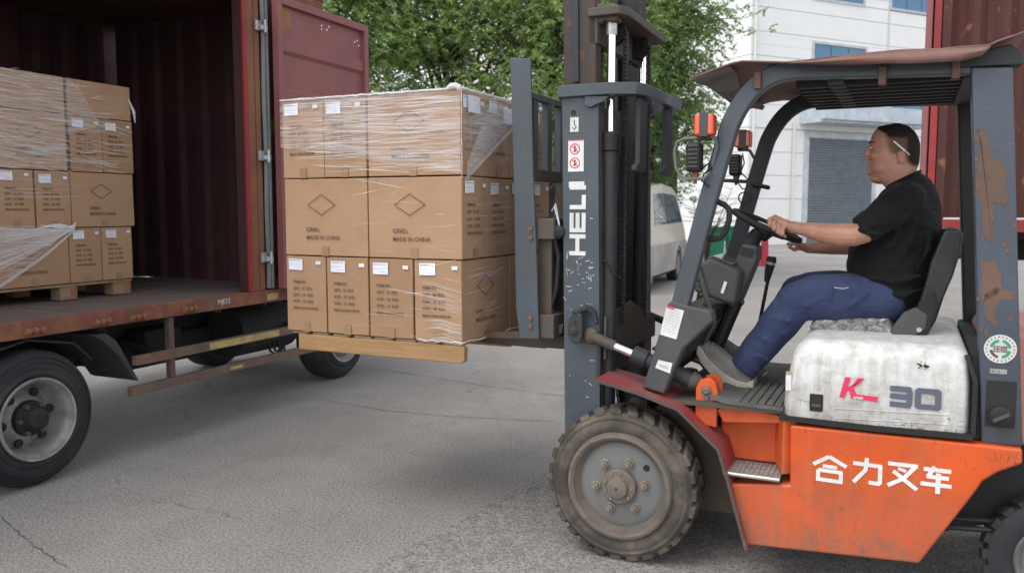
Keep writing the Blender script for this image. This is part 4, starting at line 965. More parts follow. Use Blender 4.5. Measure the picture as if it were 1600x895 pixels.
# ---- MAST: outer channels, inner channels
OL=.14; OR=1.0
def lean(z): return -.03*(z-.68)/1.9
def channel(x0,x1,y0,y1,z0,z1,name,mat,open_to):
    """C channel with web on the outer side, flanges pointing inward, leaning slightly forward"""
    t=.016; fl=.02; a,b_=x0,x1
    ring=lambda z:[(x+lean(z),y,z) for x,y in (((a,y0),(b_,y0),(b_,y1),(b_-fl,y1),(b_-fl,y0+t),(a+fl,y0+t),(a+fl,y1),(a,y1)) if open_to>0 else ((a,y1),(a,y0),(a+fl,y0),(a+fl,y1-t),(b_-fl,y1-t),(b_-fl,y0),(b_,y0),(b_,y1)))]
    m=MB(); m.loft([ring(z0),ring(z1)]); return build(name,m,mat,fk,bev=.002)
oc=channel(-.35,-.172,OL,OL+.075,.22,2.165,'outer_mast_channel','blue',1)
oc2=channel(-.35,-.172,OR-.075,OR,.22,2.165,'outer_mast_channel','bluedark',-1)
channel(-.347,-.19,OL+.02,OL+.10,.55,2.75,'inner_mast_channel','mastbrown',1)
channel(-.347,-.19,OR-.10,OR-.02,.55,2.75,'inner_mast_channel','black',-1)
# I-section lip of inner mast near face
m=MB(); m.bar([(-.285+lean(2.19),OL+.014,2.19),(-.285+lean(2.7),OL+.014,2.7)],.014,.03,(0,1,0)); build('mast_roller_strip',m,'bluedark',fk)
m=MB(); m.bar([(-.172+lean(.6),OL+.05,.6),(-.172+lean(2.1),OL+.05,2.1)],.05,.012,(0,1,0)); build('mast_rear_strip',m,'mastbrown',fk)
# outer crossbeams
zc=FK.side(940,141,.12)[1]
m=MB(); m.prism([(-.385,.115),(-.13,.105),(-.02,.16),(.01,.24),(.01,.86),(-.05,.965),(-.385,1.03),(-.385,1.005),(-.08,.94),(-.04,.84),(-.04,.26),(-.14,.16),(-.385,.155)],2.118,2.172,'z'); ub=build('mast_crossbeam',m,'blue',fk,bev=.004)
m=MB(); m.prism(poly([(914,150),(952,150),(944,158),(922,168),(912,165)],.12),.12,.135); build('crossbeam_gusset',m,'blue',ub,bev=.003)
for (a,b_) in ((.22,.32),(.68,.79)):
    m=MB(); m.prism([(a,2.115),(b_,2.115),(b_,1.80),(b_-.02,1.775),(a-.05,1.775),(a-.05,1.80),(a,1.82)],-.045,-.015,'x'); build('crossbeam_leg',m,'bluedark',ub,bev=.008)
m=MB(); m.prism([(OL,1.02),(OR,1.02),(OR,.80),(OL,.80)],-.20,-.17,'x'); build('lower_crossbeam',m,'bluedark',fk,bev=.006)
m=MB(); m.prism([(OL+.02,1.10),(.55,1.14),(.8,1.06),(OR,1.02),(OR,.9),(OL+.02,.9)],-.165,-.15,'x'); build('cross_plate',m,'carriage',fk,bev=.004)
# inner top beam
m=MB(); m.prism([(-.20,OL),(-.10,OL-.0),(-.07,OL+.06),(-.09,OR-.10),(-.2,OR-.05),(-.25,OR-.1),(-.25,OL)],2.475,2.515,'z'); tb=build('inner_top_beam',m,'carriage',fk,bev=.006)
m=MB(); m.box(-.25,-.21,OL+.02,OR-.02,2.36,2.474); build('top_tie_plate',m,'carriage',tb)
m=MB(); m.prism(poly([(934,8),(966,8),(968,32),(962,36),(946,34),(940,40),(930,35)],.2),.17,.25); build('rod_head_block',m,'carriage',tb,bev=.008)
# lift cylinders
def lift(yc,xc,nm):
    m=MB(); m.tube([(xc,yc,1.95),(xc,yc,2.44)],.0205,20); r_=build('lift_rod',m,'chrome',fk,smooth=True)
    m=MB(); m.tube([(xc,yc,2.40),(xc,yc,2.47)],.026,16); build('rod_end',m,'steel',r_,smooth=True)
    m=MB(); m.tube([(xc,yc,.62),(xc,yc,1.88)],.036,20); c=build('lift_cylinder',m,'bluedark',fk,smooth=True)
    m=MB(); m.tube([(xc,yc,1.87),(xc,yc,1.875),(xc,yc,1.955),(xc,yc,1.96)],[.036,.046,.046,.040],20); build('cylinder_cap',m,'black',c,smooth=35)
for yc,pxx in ((.22,953),(.80,1006)):
    xc=FK.side(pxx,300,yc)[0] if yc<.5 else -.185
    lift(yc,xc,'')
xc=FK.side(953,300,.22)[0]
m=MB(); m.tube([(xc-.055,.19,.95),(xc-.05,.185,1.4),(xc-.052,.19,1.9),(xc-.02,.2,1.93)],.011,8); m.tube([(xc-.03,.18,.8),(xc-.045,.18,1.5)],.008,8); build('hydraulic_hose',m,'rubberblack',fk,smooth=True)
m=MB(); m.tube([(xc-.05,.175,1.38),(xc+.0,.17,1.36),(xc+.04,.19,1.30),(xc+.06,.22,1.28)],.004,6); build('loose_wire',m,'black',fk)
# pulleys and chains
def pulley(yc,x,z,r,nm='chain_pulley'):
    m=MB(); m.lathe([(-.022,.005),(-.022,.02),(-.018,.022),(-.018,r*.55),(-.022,r*.6),(-.024,r),(-.014,r+.002),(-.012,r-.012),(.012,r-.012),(.014,r+.002),(.024,r),(.02,.01)],(x,yc,z),32); return build(nm,m,'black',fk,smooth=35)
def chain(yc,x,z0,z1,name):
    root=None; z=z0; k=0; step=.019
    m=MB()
    while z<z1:
        w=.016 if k%2 else .011
        m.box(x-.009,x+.009,yc-w,yc+w,z,z+step*.84); m.tube([(x,yc-.019,z+step*.42),(x,yc+.019,z+step*.42)],.0055,6); z+=step; k+=1
    o=build(name,m,'chain',fk); o['kind']='stuff'; return o
for yc in (.33,.72):
    pulley(yc,-.188,2.425,.052)
    chain(yc,-.127,1.05,2.425,'lift_chain'); chain(yc,-.249,1.05,2.425,'lift_chain')
    m=MB()
    for i in range(9):
        a=math.pi*i/8; m.box(-.188+.056*math.cos(a)-.009,-.188+.056*math.cos(a)+.009,yc-(.016 if i%2 else .011),yc+(.016 if i%2 else .011),2.425+.056*math.sin(a)-.008,2.425+.056*math.sin(a)+.008)
    build('lift_chain',m,'chain',fk)['kind']='stuff'
m=MB(); m.box(-.27,-.26,.40,.8,1.0,1.7); build('centre_guard',m,'black',fk)
for yc in (.46,.60):
    m=MB(); m.box(-.30,-.24,yc,yc+.03,.9,2.1); build('centre_guard_rib',m,'black',fk)
# decals on mast
def mast_dec(px0,py0,px1,py1,y=OL-.002):
    a=FK.side(px0,py0,y); b_=FK.side(px1,py1,y); return a[0],b_[0],b_[1],a[1]
def sticker(px0,py0,px1,py1,mat='white'):
    x0,x1,z0,z1=mast_dec(px0,py0,px1,py1); m=MB(); m.box(x0,x1,OL-.003,OL-.001,z0,z1); return build('sticker',m,mat,oc),(x0,x1,z0,z1)
s1,b1_=sticker(891,184,904,206); s2,b2_=sticker(888,219,912,268); sticker(889,284,913,293)
s1x=(b1_[0]+b1_[1])/2
m=MB(); m.tube([(s1x,OL-.004,b1_[3]-.012),(s1x,OL-.004,b1_[3]-.032),(s1x+.01,OL-.004,b1_[3]-.044),(s1x,OL-.004,b1_[3]-.055),(s1x-.009,OL-.004,b1_[3]-.046)],.0022,5); build('hook_symbol',m,'ink',s1)
for k in range(2):
    cz=b2_[2]+(b2_[3]-b2_[2])*(.27+.44*k); cx=(b2_[0]+b2_[1])/2-.005
    m=MB(); m.lathe([(0,.0205),(-.001,.0205),(-.001,.0255),(0,.0255)],(cx,OL-.003,cz),28); m.bar([(cx-.016,OL-.0038,cz+.016),(cx+.016,OL-.0038,cz-.016)],.001,.004); build('no_entry_symbol',m,'pink',s2)
    m=MB(); m.box(cx-.003,cx+.004,OL-.0042,OL-.0032,cz-.014,cz+.006); m.lathe([(0,.005),(-.001,.001)],(cx,OL-.0035,cz+.011),10); m.bar([(cx-.01,OL-.004,cz-.012),(cx+.012,OL-.004,cz+.002)],.001,.003); build('person_symbol',m,'ink',s2)
m=MB(); m.box(b2_[0],b2_[1],OL-.0038,OL-.0031,b2_[3]-.005,b2_[3]); build('sticker_band',m,'pink',s2)
# HELI lettering reading upwards
hx0,hx1,_,_=mast_dec(890,350,915,350); hz0=FK.side(900,399,OL)[1]; hz1=FK.side(900,288,OL)[1]
HH=hx1-hx0; TT=hz1-hz0
LT=[('H',0,.30,[((0,0),(0,1)),((1,0),(1,1)),((0,.5),(1,.5))]),('E',.34,.60,[((.1,0),(1,0)),((.1,1),(1,1)),((.1,.5),(1,.5)),((.06,.02),(.06,.98))]),('L',.65,.85,[((0,0),(0,1)),((0,0),(1,0))]),('I',.91,1.0,[((.5,0),(.5,1))])]
for nm,a,b_,st_ in LT:
    m=MB(); ww=HH*.25
    # local letter x runs up (z), letter y runs to -x
    for k,q in enumerate(st_):
        f=lambda p:((a+(b_-a)*p[0])*TT+(ww/2 if p[0]==0 else (-ww/2 if p[0]==1 else 0)), (ww/2+(HH-ww)*p[1]))
        pa,pb=f(q[0]),f(q[1]); d=(Vector(pb)-Vector(pa)).normalized()*ww/2
        stroke(m,Vector(pa)-d,Vector(pb)+d,ww,(hx1+lean(1.5)*0,OL-.0012-.0003*k,hz0),(0,0,1),(-1,0,0),(0,-1,0),.001)
    build('mast_letter',m,'white',oc)
# scratches in the mast paint
m=MB(); rr=random.Random(9)
for i in range(46):
    px=rr.uniform(884,926); py=rr.choice((rr.uniform(395,470),rr.uniform(400,480),rr.uniform(300,640)))
    a=FK.side(px,py,OL); th=rr.choice((0,1.57,rr.uniform(0,3))); ln=rr.uniform(.006,.03)
    stroke(m,(a[0],a[1]),(a[0]+ln*math.cos(th),a[1]+ln*math.sin(th)),rr.uniform(.0008,.0028),(0,OL-.0016,0),(1,0,0),(0,0,1),(0,-1,0),.0005)
build('paint_scratch',m,'paper',oc)['kind']='stuff'
m=MB(); a=FK.side(896,176,OL); m.lathe([(0,.012),(-.003,.011),(-.003,.005),(.0,.004)],(a[0],OL-.001,a[1]),16); build('mast_bolt',m,'black',oc)

# ---- carriage, backrest and forks
m=MB(); y0=.10
bp=[(797,90),(829,92),(833,270),(838,400),(842,530),(812,528),(806,480),(803,300)]
bpx=[FK.side(a,b_,y0) for a,b_ in bp]
m.prism(bpx,y0,y0+.012); bk=build('backrest_post',m,'blue',fk,bev=.003)
xf=bpx[0][0]
m=MB(); m.prism([(a,z) for a,z in ((bpx[0][0],bpx[0][1]),(bpx[0][0]+.012,bpx[0][1]),(bpx[7][0]+.014,bpx[7][1]),(bpx[5][0]+.014,bpx[5][1]),(bpx[5][0],bpx[5][1]),(bpx[6][0],bpx[6][1]),(bpx[7][0],bpx[7][1]))],y0+.012,y0+.06); build('backrest_flange',m,'blue',bk)
# far post
m=MB(); m.prism(bpx,1.088,1.10); build('backrest_post',m,'blue',fk)
xb_=-.545; zt1=FK.cross(850,113,xb_)[1]
ztop=2.155; zbot=1.795
m=MB(); m.box(xb_-.02,xb_+.02,y0+.013,1.087,ztop-.03,ztop); build('backrest_top_bar',m,'blue',fk,bev=.003)
for k,yy in enumerate((.20,.37,.535,.70,.86,1.0)):
    m=MB(); m.box(xb_-.016,xb_+.016,yy-.026,yy+.026,zbot,ztop-.03); m.v=[(a,b_,c) for a,b_,c in m.v]; build('backrest_slat',m,'blue',fk)
m=MB(); m.box(xb_-.03,xb_+.02,y0+.013,1.087,zbot-.055,zbot); build('backrest_lower_bar',m,'carriage',fk,bev=.004)
# carriage plates
m=MB(); m.box(-.52,-.40,.12,1.08,1.46,1.56); cg=build('carriage_bar',m,'carriage',fk,bev=.006)
m=MB(); m.box(-.52,-.40,.12,1.08,.985,1.10); build('carriage_bar',m,'carriage',fk,bev=.006)
m=MB(); m.box(-.50,-.43,.16,.20,1.10,1.46); build('carriage_side',m,'carriage',fk)
m=MB(); m.box(-.48,-.40,.28,.92,1.1,1.46); build('carriage_centre',m,'black',fk)
m=MB(); m.tube([S(853,340,.18),S(866,370,.17),S(873,400,.17),S(870,450,.17),S(858,490,.18)],.012,10); build('hydraulic_hose',m,'rubberblack',fk,smooth=True)
m=MB(); m.tube([S(866,322,.14),S(872,345,.13),S(876,362,.13)],.004,5); m.tube([S(862,330,.14),S(868,318,.135),S(874,350,.13)],.003,5); build('loose_wire',m,'strand',fk)
m=MB(); m.lathe([(0,.03),(-.01,.03),(-.014,.02),(-.014,.002)],S(873,362,.135),18); build('carriage_roller',m,'black',fk,smooth=35)
for py in (358,372,497,510):
    c_=S(829,py,y0-.002); m=MB(); m.lathe([(0,.011),(-.008,.010),(-.010,.002)],c_,14); build('bolt',m,'rustpost',bk)
for yy in (.30,.80):
    m=MB(); m.prism([(-.50,1.50),(-.535,1.50),(-.535,.97),(-.60,.955),(-1.62,.940),(-1.66,.934),(-1.66,.928),(-.60,.905),(-.52,.905),(-.50,.93)],yy,yy+.11); build('fork',m,'carriage',fk,bev=.004)
    m=MB(); m.box(-.54,-.40,yy-.01,yy+.12,.91,.985); build('fork_hook',m,'carriage',fk,bev=.01)
m=MB(); m.prism(poly([(735,520),(840,518),(880,505),(878,520),(862,530),(838,530),(760,528)],.18),.18,.24); build('carriage_skid',m,'carriage',fk,bev=.004)

# ---- overhead guard
def arc_pts(outer,L): return [FK.side(a,b_,L) for a,b_ in outer]
mid=[(1060,482),(1096,345),(1132,218),(1146,180),(1168,146),(1196,122),(1232,110),(1300,107),(1400,104),(1520,100)]
mp=[FK.side(a,b_,.06) for a,b_ in mid]
def smooth_path(pts,n=4):
    out=[]
    P=[pts[0]]+pts+[pts[-1]]
    for i in range(1,len(P)-2):
        for k in range(n):
            t=k/n; p=[.5*((2*P[i][j])+(-P[i-1][j]+P[i+1][j])*t+(2*P[i-1][j]-5*P[i][j]+4*P[i+1][j]-P[i+2][j])*t*t+(-P[i-1][j]+3*P[i][j]-3*P[i+1][j]+P[i+2][j])*t**3) for j in (0,1)]
            out.append(tuple(p))
    out.append(pts[-1]); return out
sp=smooth_path(mp)
ng=MB(); ng.bar([(a,.09,z) for a,z in sp],.06,.075,(0,1,0)); gd=build('guard_front_leg',ng,'blue',fk,bev=.008,seg=3)
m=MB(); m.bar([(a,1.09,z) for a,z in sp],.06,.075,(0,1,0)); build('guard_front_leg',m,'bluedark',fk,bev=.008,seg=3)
zr=sp[-1][1]
m=MB(); m.box(sp[28][0]-.02,sp[28][0]+.04,.121,1.059,zr-.03,zr+.03); build('guard_front_bar',m,'bluedark',fk)
for k in range(8):
    yy=.2+k*.115; m=MB(); m.box(.66,1.36,yy,yy+.035,2.105,2.145); build('guard_slat',m,'black',fk,bev=.004)
m=MB(); m.box(1.28,1.42,.121,1.059,2.10,2.16); build('guard_rear_bar',m,'bluedark',fk)
# rear posts
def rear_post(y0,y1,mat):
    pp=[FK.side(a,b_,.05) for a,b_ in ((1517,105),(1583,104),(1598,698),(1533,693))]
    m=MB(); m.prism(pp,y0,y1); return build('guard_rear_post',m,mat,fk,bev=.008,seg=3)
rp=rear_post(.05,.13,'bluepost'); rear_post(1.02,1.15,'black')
m=MB(); m.prism(poly([(1500,96),(1506,84),(1580,70),(1598,84),(1598,102),(1500,106)],.055),.04,.14); build('post_top_bracket',m,'bluedark',fk,bev=.006)
# rust patch outlines
def flake(pts,px0,py0,sc,par,mat='rustcol',y=.0485):
    rr=random.Random(len(pts)); q=[]
    n=len(pts)
    for i in range(n):
        a=pts[i]; b_=pts[(i+1)%n]
        for k in range(7):
            t=k/7; x=a[0]+(b_[0]-a[0])*t+(rr.gauss(0,3.2) if k else 0); z=a[1]+(b_[1]-a[1])*t+(rr.gauss(0,3.2) if k else 0)
            q.append(FK.side(px0+x/sc,py0+z/sc,.05))
    m=MB(); m.prism(q,y,.0497); return build('bare_patch',m,mat,par)
sc=2.2333
flake([(103,345),(118,330),(135,345),(150,400),(160,440),(185,445),(208,480),(207,510),(200,540),(218,560),(208,600),(190,605),(165,590),(160,630),(168,650),(155,668),(163,700),(160,745),(140,720),(122,700),(118,660),(125,620),(108,580),(100,530),(100,470),(108,420),(118,395),(105,375)],1480,50,sc,rp)
flake([(120,800),(135,790),(150,800),(165,795),(185,840),(192,895),(150,930),(118,940)],1480,50,sc,rp)
flake([(198,760),(208,750),(222,765),(212,782)],1480,50,sc,rp)
flake([(165,70),(230,30),(330,60),(335,100),(255,100),(230,130),(215,180),(240,235),(220,240),(175,200),(160,170)],1490,440,3.44,rp)
rrf=random.Random(77)
for i in range(26):
    px=rrf.uniform(1524,1588); py=rrf.uniform(205,540); r_=rrf.uniform(1,4.5); q=[FK.side(px+r_*math.cos(t)*rrf.uniform(.5,1.3),py+r_*math.sin(t)*rrf.uniform(.6,1.8),.05) for t in np.arange(0,6.2,.8)]
    m=MB(); m.prism(q,.0487,.0496); build('bare_patch',m,'rustcol',rp)
# scratches on the orange side, the cover and the backrest post
def scr(par,reg,y,mat,nn,seed,wmax=.0022,lmax=.05,name='paint_scratch',vert=.5,dy=.0005):
    q_=random.Random(seed); m=MB()
    for i in range(nn):
        px=q_.uniform(reg[0],reg[2]); py=q_.uniform(reg[1],reg[3]); a=FK.side(px,py,y); th=1.57+q_.gauss(0,.1) if q_.random()<vert else q_.gauss(0,.3)
        ln=q_.uniform(.004,lmax)*q_.random(); stroke(m,(a[0],a[1]),(a[0]+ln*math.cos(th)+.001,a[1]-ln*math.sin(th)),q_.uniform(.0003,wmax*.55),(0,y,0),(1,0,0),(0,0,1),(0,-1,0),dy)
    o=build(name,m,mat,par); o['kind']='stuff'
M['palegrey']=plain('pale grey scratch',(.26,.27,.28),.7); M['palescr']=plain('pale primer scratch',(.55,.26,.14),.7); M['darkscr']=plain('dark grease mark',(.10,.055,.035),.8)
scr(bs,(1240,672,1500,860),.0194,'palescr',75,5); scr(bs,(1240,672,1500,860),.0194,'darkscr',80,6); scr(bs,(1170,765,1240,845),.0194,'palescr',14,7); scr(bs,(1500,705,1590,730),.0194,'darkscr',30,8)
scr(bs,(1238,668,1592,676),.0194,'darkscr',60,9,.004,.02)
scr(hood,(1232,590,1505,670),.0292,'darkscr',130,10,.0016,.05); scr(hood,(1232,652,1505,674),.0292,'darkscr',90,11,.003,.03)
scr(bk,(806,300,836,520),.0992,'palegrey',60,12,.002,.03); scr(bk,(804,95,830,300),.0992,'palegrey',14,13,.0015,.03)
# round sticker
cx,cz=FK.side(1563,545,.048)
def disc(r0,r1,y,mat,par,n=40):
    m=MB(); m.lathe([(0,r0),(-.0006,r0),(-.0006,r1),(0,r1)] if r0>0 else [(-.0006,.0005),(-.0006,r1),(0,r1)],(cx,y,cz),n); return build('round_sticker' if par is rp else 'sticker_ring',m,mat,par)
rs_=disc(0,.054,.0478,'white',rp)
for (a0,a1) in ((.15,1.35),(1.75,2.95),(3.3,4.5),(4.9,6.1)):
    m=MB()
    m.prism([(cx+.036*math.cos(a0+(a1-a0)*i/8),cz+.036*math.sin(a0+(a1-a0)*i/8)) for i in range(9)]+[(cx+.026*math.cos(a1-(a1-a0)*i/8),cz+.026*math.sin(a1-(a1-a0)*i/8)) for i in range(9)],.0460,.0468); build('sticker_arc',m,'green' if a0<5 and a0>.1 and a0!=3.3 else 'ink',rs_)
m=MB(); z0_,z1_=cz-.011,cz+.011
for a in (-.022,-.010,0.001): m.box(cx+a,cx+a+.003,.0455,.0463,z0_,z1_)
for z in (z0_,cz-.0015,z1_-.003): m.box(cx-.022,cx-.001,.0452,.0460,z,z+.003)
for a in (.007,.013,.019): m.box(cx+a,cx+a+.003,.0455,.0463,z0_,z1_)
m.box(cx+.006,cx+.023,.0452,.046,z0_,z0_+.003); m.box(cx+.006,cx+.023,.0452,.046,z1_-.003,z1_); build('sticker_emblem',m,'ink',rs_)
for k in range(22):
    a=2*math.pi*k/22; m=MB(); m.box(cx+.0455*math.cos(a)-.002,cx+.0455*math.cos(a)+.002,.0465,.0470,cz+.0455*math.sin(a)-.0028,cz+.0455*math.sin(a)+.0028); build('sticker_mark',m,'ink',rs_)
a=K_at(1560,580,.048); m=MB(); m.box(a[0]-.028,a[0]+.028,.0475,.0482,a[2]-.009,a[2]+.009); q_=build('sticker',m,'steel',rp); m=MB(); put_text(m,'★ 18',.012,(a[0]-.022,.047,a[2]-.005),(1,0,0),(0,0,1)); build('sticker_text',m,'ink',q_)
# fuel filler recess
a=K_at(1564,631,.048)
m=MB(); m.box(a[0]-.05,a[0]+.048,.0455,.0475,a[2]-.088,a[2]+.088); fr_=build('filler_recess',m,'black',rp,bev=.001)
m=MB(); m.lathe([(0,.042),(-.022,.040),(-.028,.032),(-.03,.002)],(a[0],.047,a[2]-.045),28); fc=build('fuel_cap',m,'rubberblack',fr_,smooth=35); m=MB(); m.bar([(a[0]-.026,.014,a[2]-.06),(a[0]+.026,.014,a[2]-.03)],.008,.012); build('cap_grip',m,'greyc',fc)
# counterweight
m=MB(); m.prism([(1.40,.70),(1.40,1.10),(1.50,1.14),(2.1,1.05),(2.15,.5),(1.93,.42),(1.9,.62),(1.75,.68)],.16,1.04); build('counterweight',m,'counter',fk,bev=.03,seg=3)
# ---- sheet roof
near_top=[(1077,124),(1110,112),(1141,101),(1159,97),(1236,99),(1302,90),(1404,80),(1470,78),(1500,75),(1547,72),(1560,66),(1580,59),(1615,46)]
L0=-.02; tp=[FK.side(a,b_,L0) for a,b_ in near_top]
rr=random.Random(4)
cols=[]
ys_=[-.02,.0,.2,.45,.7,.95,1.18,1.22]
m=MB(); rings=[]
for i,y in enumerate(ys_):
    ring=[]
    for j,(a,z) in enumerate(tp):
        dz=.03*math.sin(math.pi*min(1,max(0,(y)/1.2)))+rr.uniform(-.006,.006)
        aa=a+(.0 if j>2 else -.02*(y))
        zz=z+dz if 0<i<7 else z-(.0)
        if i==7: zz=z-.01
        ring.append((aa,y,zz))
    rings.append(ring)
vs=[p for r_ in rings for p in r_]; n=len(tp); fs=[(i*n+j,i*n+j+1,(i+1)*n+j+1,(i+1)*n+j) for i in range(len(ys_)-1) for j in range(n-1)]
m.add(vs,fs); rf=build('sheet_roof',m,'tarp',fk,smooth=30); so_=rf.modifiers.new('t','SOLIDIFY'); so_.thickness=.006; so_.offset=1
# turned down near skirt
low=[(1236,101),(1269,101.5),(1330,102),(1381,100),(1420,100),(1461,98),(1500,96),(1534,88),(1547,75)]
up=[(1236,98),(1269,95),(1330,86.5),(1381,82),(1420,79),(1461,77.5),(1500,75.5),(1534,73),(1548,72)]
m=MB(); vs=[]
for (a,b_),(c,d) in zip(low,up):
    p=FK.side(a,b_,-.035); q=FK.side(c,d,-.025); vs+=[(p[0],-.038+rr.uniform(-.004,.004),p[1]),((p[0]+q[0])/2,-.045+rr.uniform(-.004,.004),(p[1]+q[1])/2),(q[0],-.022,q[1]+.002)]
m.add(vs,[(i*3+k,i*3+k+1,i*3+3+k+1,i*3+3+k) for i in range(len(low)-1) for k in (0,1)]); sk=build('roof_skirt',m,'tarp',rf,smooth=60); so_=sk.modifiers.new('t','SOLIDIFY'); so_.thickness=.004
# front drooping flap
fa=[FK.p3(1077,124,-.02),FK.p3(1141,103,.02),FK.p3(1150,112,.1),FK.p3(1158,140,.7),FK.p3(1195,166,1.15),FK.p3(1192,171,1.2),FK.p3(1144,162,1.1),FK.p3(1118,143,.6),FK.p3(1103,133,.2)]
m=MB(); m.add([(*p,) for p in fa],[(0,1,2,8),(8,2,3,7),(7,3,4,6),(4,5,6)]); fl_=build('roof_flap',m,'tarpunder',rf); so_=fl_.modifiers.new('t','SOLIDIFY'); so_.thickness=.005
for (px,py,L) in ((1379,112,.05),(1494,102,.05),(1184,120,.05),(1381,150,1.1)):
    c=S(px,py,L); m=MB(); m.box(c.x-.014,c.x+.014,L-.012 if L<.5 else L-.05,L+.05,c.z-.050,c.z+.02); build('roof_clamp',m,'rustcol',fk,bev=.004)

# ---- lamps and mirror frame
def lamp(px0,py0,px1,py1,L,sc_):
    a=FK.side(px0,py1,L); b_=FK.side(px1,py0,L); w=b_[0]-a[0]; h=b_[1]-a[1]
    m=MB(); m.box(a[0]+w*.03,a[0]+w*.97,L-.03,L+.05,a[1],b_[1]); lp=build('signal_lamp',m,'lens',fk,bev=.01,seg=3)
    for k in range(2):
        pass
    m=MB(); m.box(a[0]+w*.30,a[0]+w*.72,L-.033,L+.053,a[1]-.006,b_[1]+.004); build('lamp_band',m,'greyc',lp,bev=.003)
    m=MB(); m.box(a[0]+w*.22,a[0]+w*.78,L-.02,L+.04,a[1]-.018,a[1]-.001); build('lamp_base',m,'black',lp,bev=.003)
lamp(1085,178,1118,213,.02,1); lamp(1147,204,1175,231,1.15,.8)
fr0=[(1117,214),(1070,217),(1058,222),(1054,235),(1056,262),(1062,274),(1072,280),(1100,279),(1108,270)]
m=MB(); m.tube([S(a,b_,.02) for a,b_ in fr0],.007,8); m.tube([S(1117,214,.02),S(1120,228,.04),S(1112,262,.06)],.007,8); lb=build('lamp_bracket',m,'disc',fk,smooth=True)
def worklamp(px,py,w,h,L):
    c=S(px,py,L); m=MB(); m.box(c.x-w,c.x+w,L-.035,L+.05,c.z-h,c.z+h); wl_=build('work_lamp',m,'black',fk,bev=.015,seg=3)
    for k in range(6):
        z=c.z-h*.7+k*h*.28; m=MB(); m.box(c.x-w*.6,c.x+w*.75,L-.041,L-.034,z,z+h*.1); build('lamp_fin',m,'greyc',wl_)
    m=MB(); m.box(c.x-w*.3,c.x+w*.5,L-.01,L+.02,c.z-h-.03,c.z-h); m.tube([(c.x+.005,L,c.z-h-.05),(c.x+.005,L,c.z-h-.02)],.008,8); build('lamp_foot',m,'rustpost',wl_)
worklamp(1085,246,.030,.062,.03); worklamp(1149,258,.030,.058,1.12)
m=MB(); m.tube([S(1162,233,1.12),S(1172,236,1.1),S(1180,250,1.08)],.008,8); build('lamp_bracket',m,'bluedark',fk,smooth=True); m=MB(); m.tube([S(1130,282,1.12),S(1168,284,1.1)],.010,8); build('lamp_bracket',m,'bluedark',fk,smooth=True)
for pts,L in (([(1098,262),(1108,255),(1112,262),(1100,272),(1096,282),(1108,292)],.05),([(1160,240),(1163,255),(1156,272),(1152,285),(1160,295),(1170,296)],1.1),([(1158,270),(1168,280),(1165,300),(1170,312),(1160,318)],1.09)):
    m=MB(); m.tube([S(a,b_,L) for a,b_ in pts],.004,6); build('lamp_wire',m,'rubberblack',fk,smooth=True)
m=MB(); m.tube([S(1175,288,1.07),S(1200,293,1.0)],.012,10); m.tube([S(1196,292,1.0),S(1203,294,1.0)],.008,8); build('stub_handle',m,'rubberblack',fk)
m=MB(); m.lathe([(-.01,.026),(-.01,.032),(.0,.032),(.0,.026),(-.01,.026)],S(1163,309,1.04),18); build('cable_coil',m,'rubberblack',fk)
# grab handle
gh=[(1118,314),(1132,320),(1140,328),(1139,345),(1133,362),(1126,372),(1112,374),(1102,373)]
gp=[S(a,b_,.12) for a,b_ in gh]; m=MB(); m.tube(gp,.013,10); build('grab_handle',m,'rubberblack',fk,smooth=True)
# ---- cowl: label leg, instrument box, column
lp_=[(1043,474),(1050,470),(1084,480),(1110,486),(1114,502),(1084,530),(1067,545),(1052,580),(1037,616),(1003,606),(1018,560)]
m=MB(); m.prism(poly(lp_,.05),.05,.14); cw=build('cowl_leg',m,'greyc',fk,bev=.012,seg=3)
m=MB(); m.prism(poly([(1043,474),(1110,486),(1114,502),(1067,545),(1050,560),(1030,560)],.3),.9,1.14); build('cowl_leg',m,'bluedark',fk,bev=.01)
m=MB(); m.prism([(.16,1.15),(.33,1.15),(.26,.99),(.12,.82),(.05,.82)],.145,.9); build('cowl_panel',m,'black',fk)
def onleg(pts,mat,nm,y=.048):
    m=MB(); m.prism(poly(pts,.05),y-.001,y+.0005); return build(nm,m,mat,cw)
q1_=onleg([(1042,478),(1069,485),(1057,530),(1031,522)],'white','manual_label'); q2_=onleg([(1029,562),(1051,567),(1047,583),(1024,574)],'white','manual_label')
onleg([(1043,477),(1055,480),(1054,483),(1042,480)],'pink','label_band',.0455)
m=MB(); a=K_at(1036,518,.05)
for k in range(9): put_text(m,'lorem'[:0]+'== === == ====',.0075,(a[0]+.003*k,.0462,a[2]+.012*k+.004),(1,0,-.2),(0,0,1))
build('label_print',m,'inkblue',q1_)
m=MB(); a=K_at(1030,572,.05); put_text(m,'/|/\\|/|\\|',.016,(a[0],.0462,a[2]),(1,0,-.2),(0,0,1)); build('label_print',m,'ink',q2_)
ib=[(1087,460),(1092,420),(1100,408),(1120,400),(1150,410),(1152,470),(1142,474),(1095,462)]
m=MB(); m.prism([FK.side(a,b_,.38) for a,b_ in ((1086,455),(1094,412),(1112,402),(1146,416),(1158,425),(1150,475),(1138,473))],.34,.62); ibx=build('instrument_box',m,'greyc',fk,bev=.02,seg=3)
m=MB(); m.prism([FK.side(a,b_,.38) for a,b_ in ((1101,405),(1115,399),(1146,411),(1146,415),(1113,404))],.36,.60); build('instrument_glass',m,'glasslamp',ibx,bev=.004)
cc_=[FK.side(a,b_,.5) for a,b_ in ((1148,412),(1160,380),(1185,384),(1184,405),(1158,468),(1146,480),(1132,474))]
m=MB(); m.prism(cc_,.48,.62); clm=build('column_cover',m,'greyc',fk,bev=.015,seg=3)
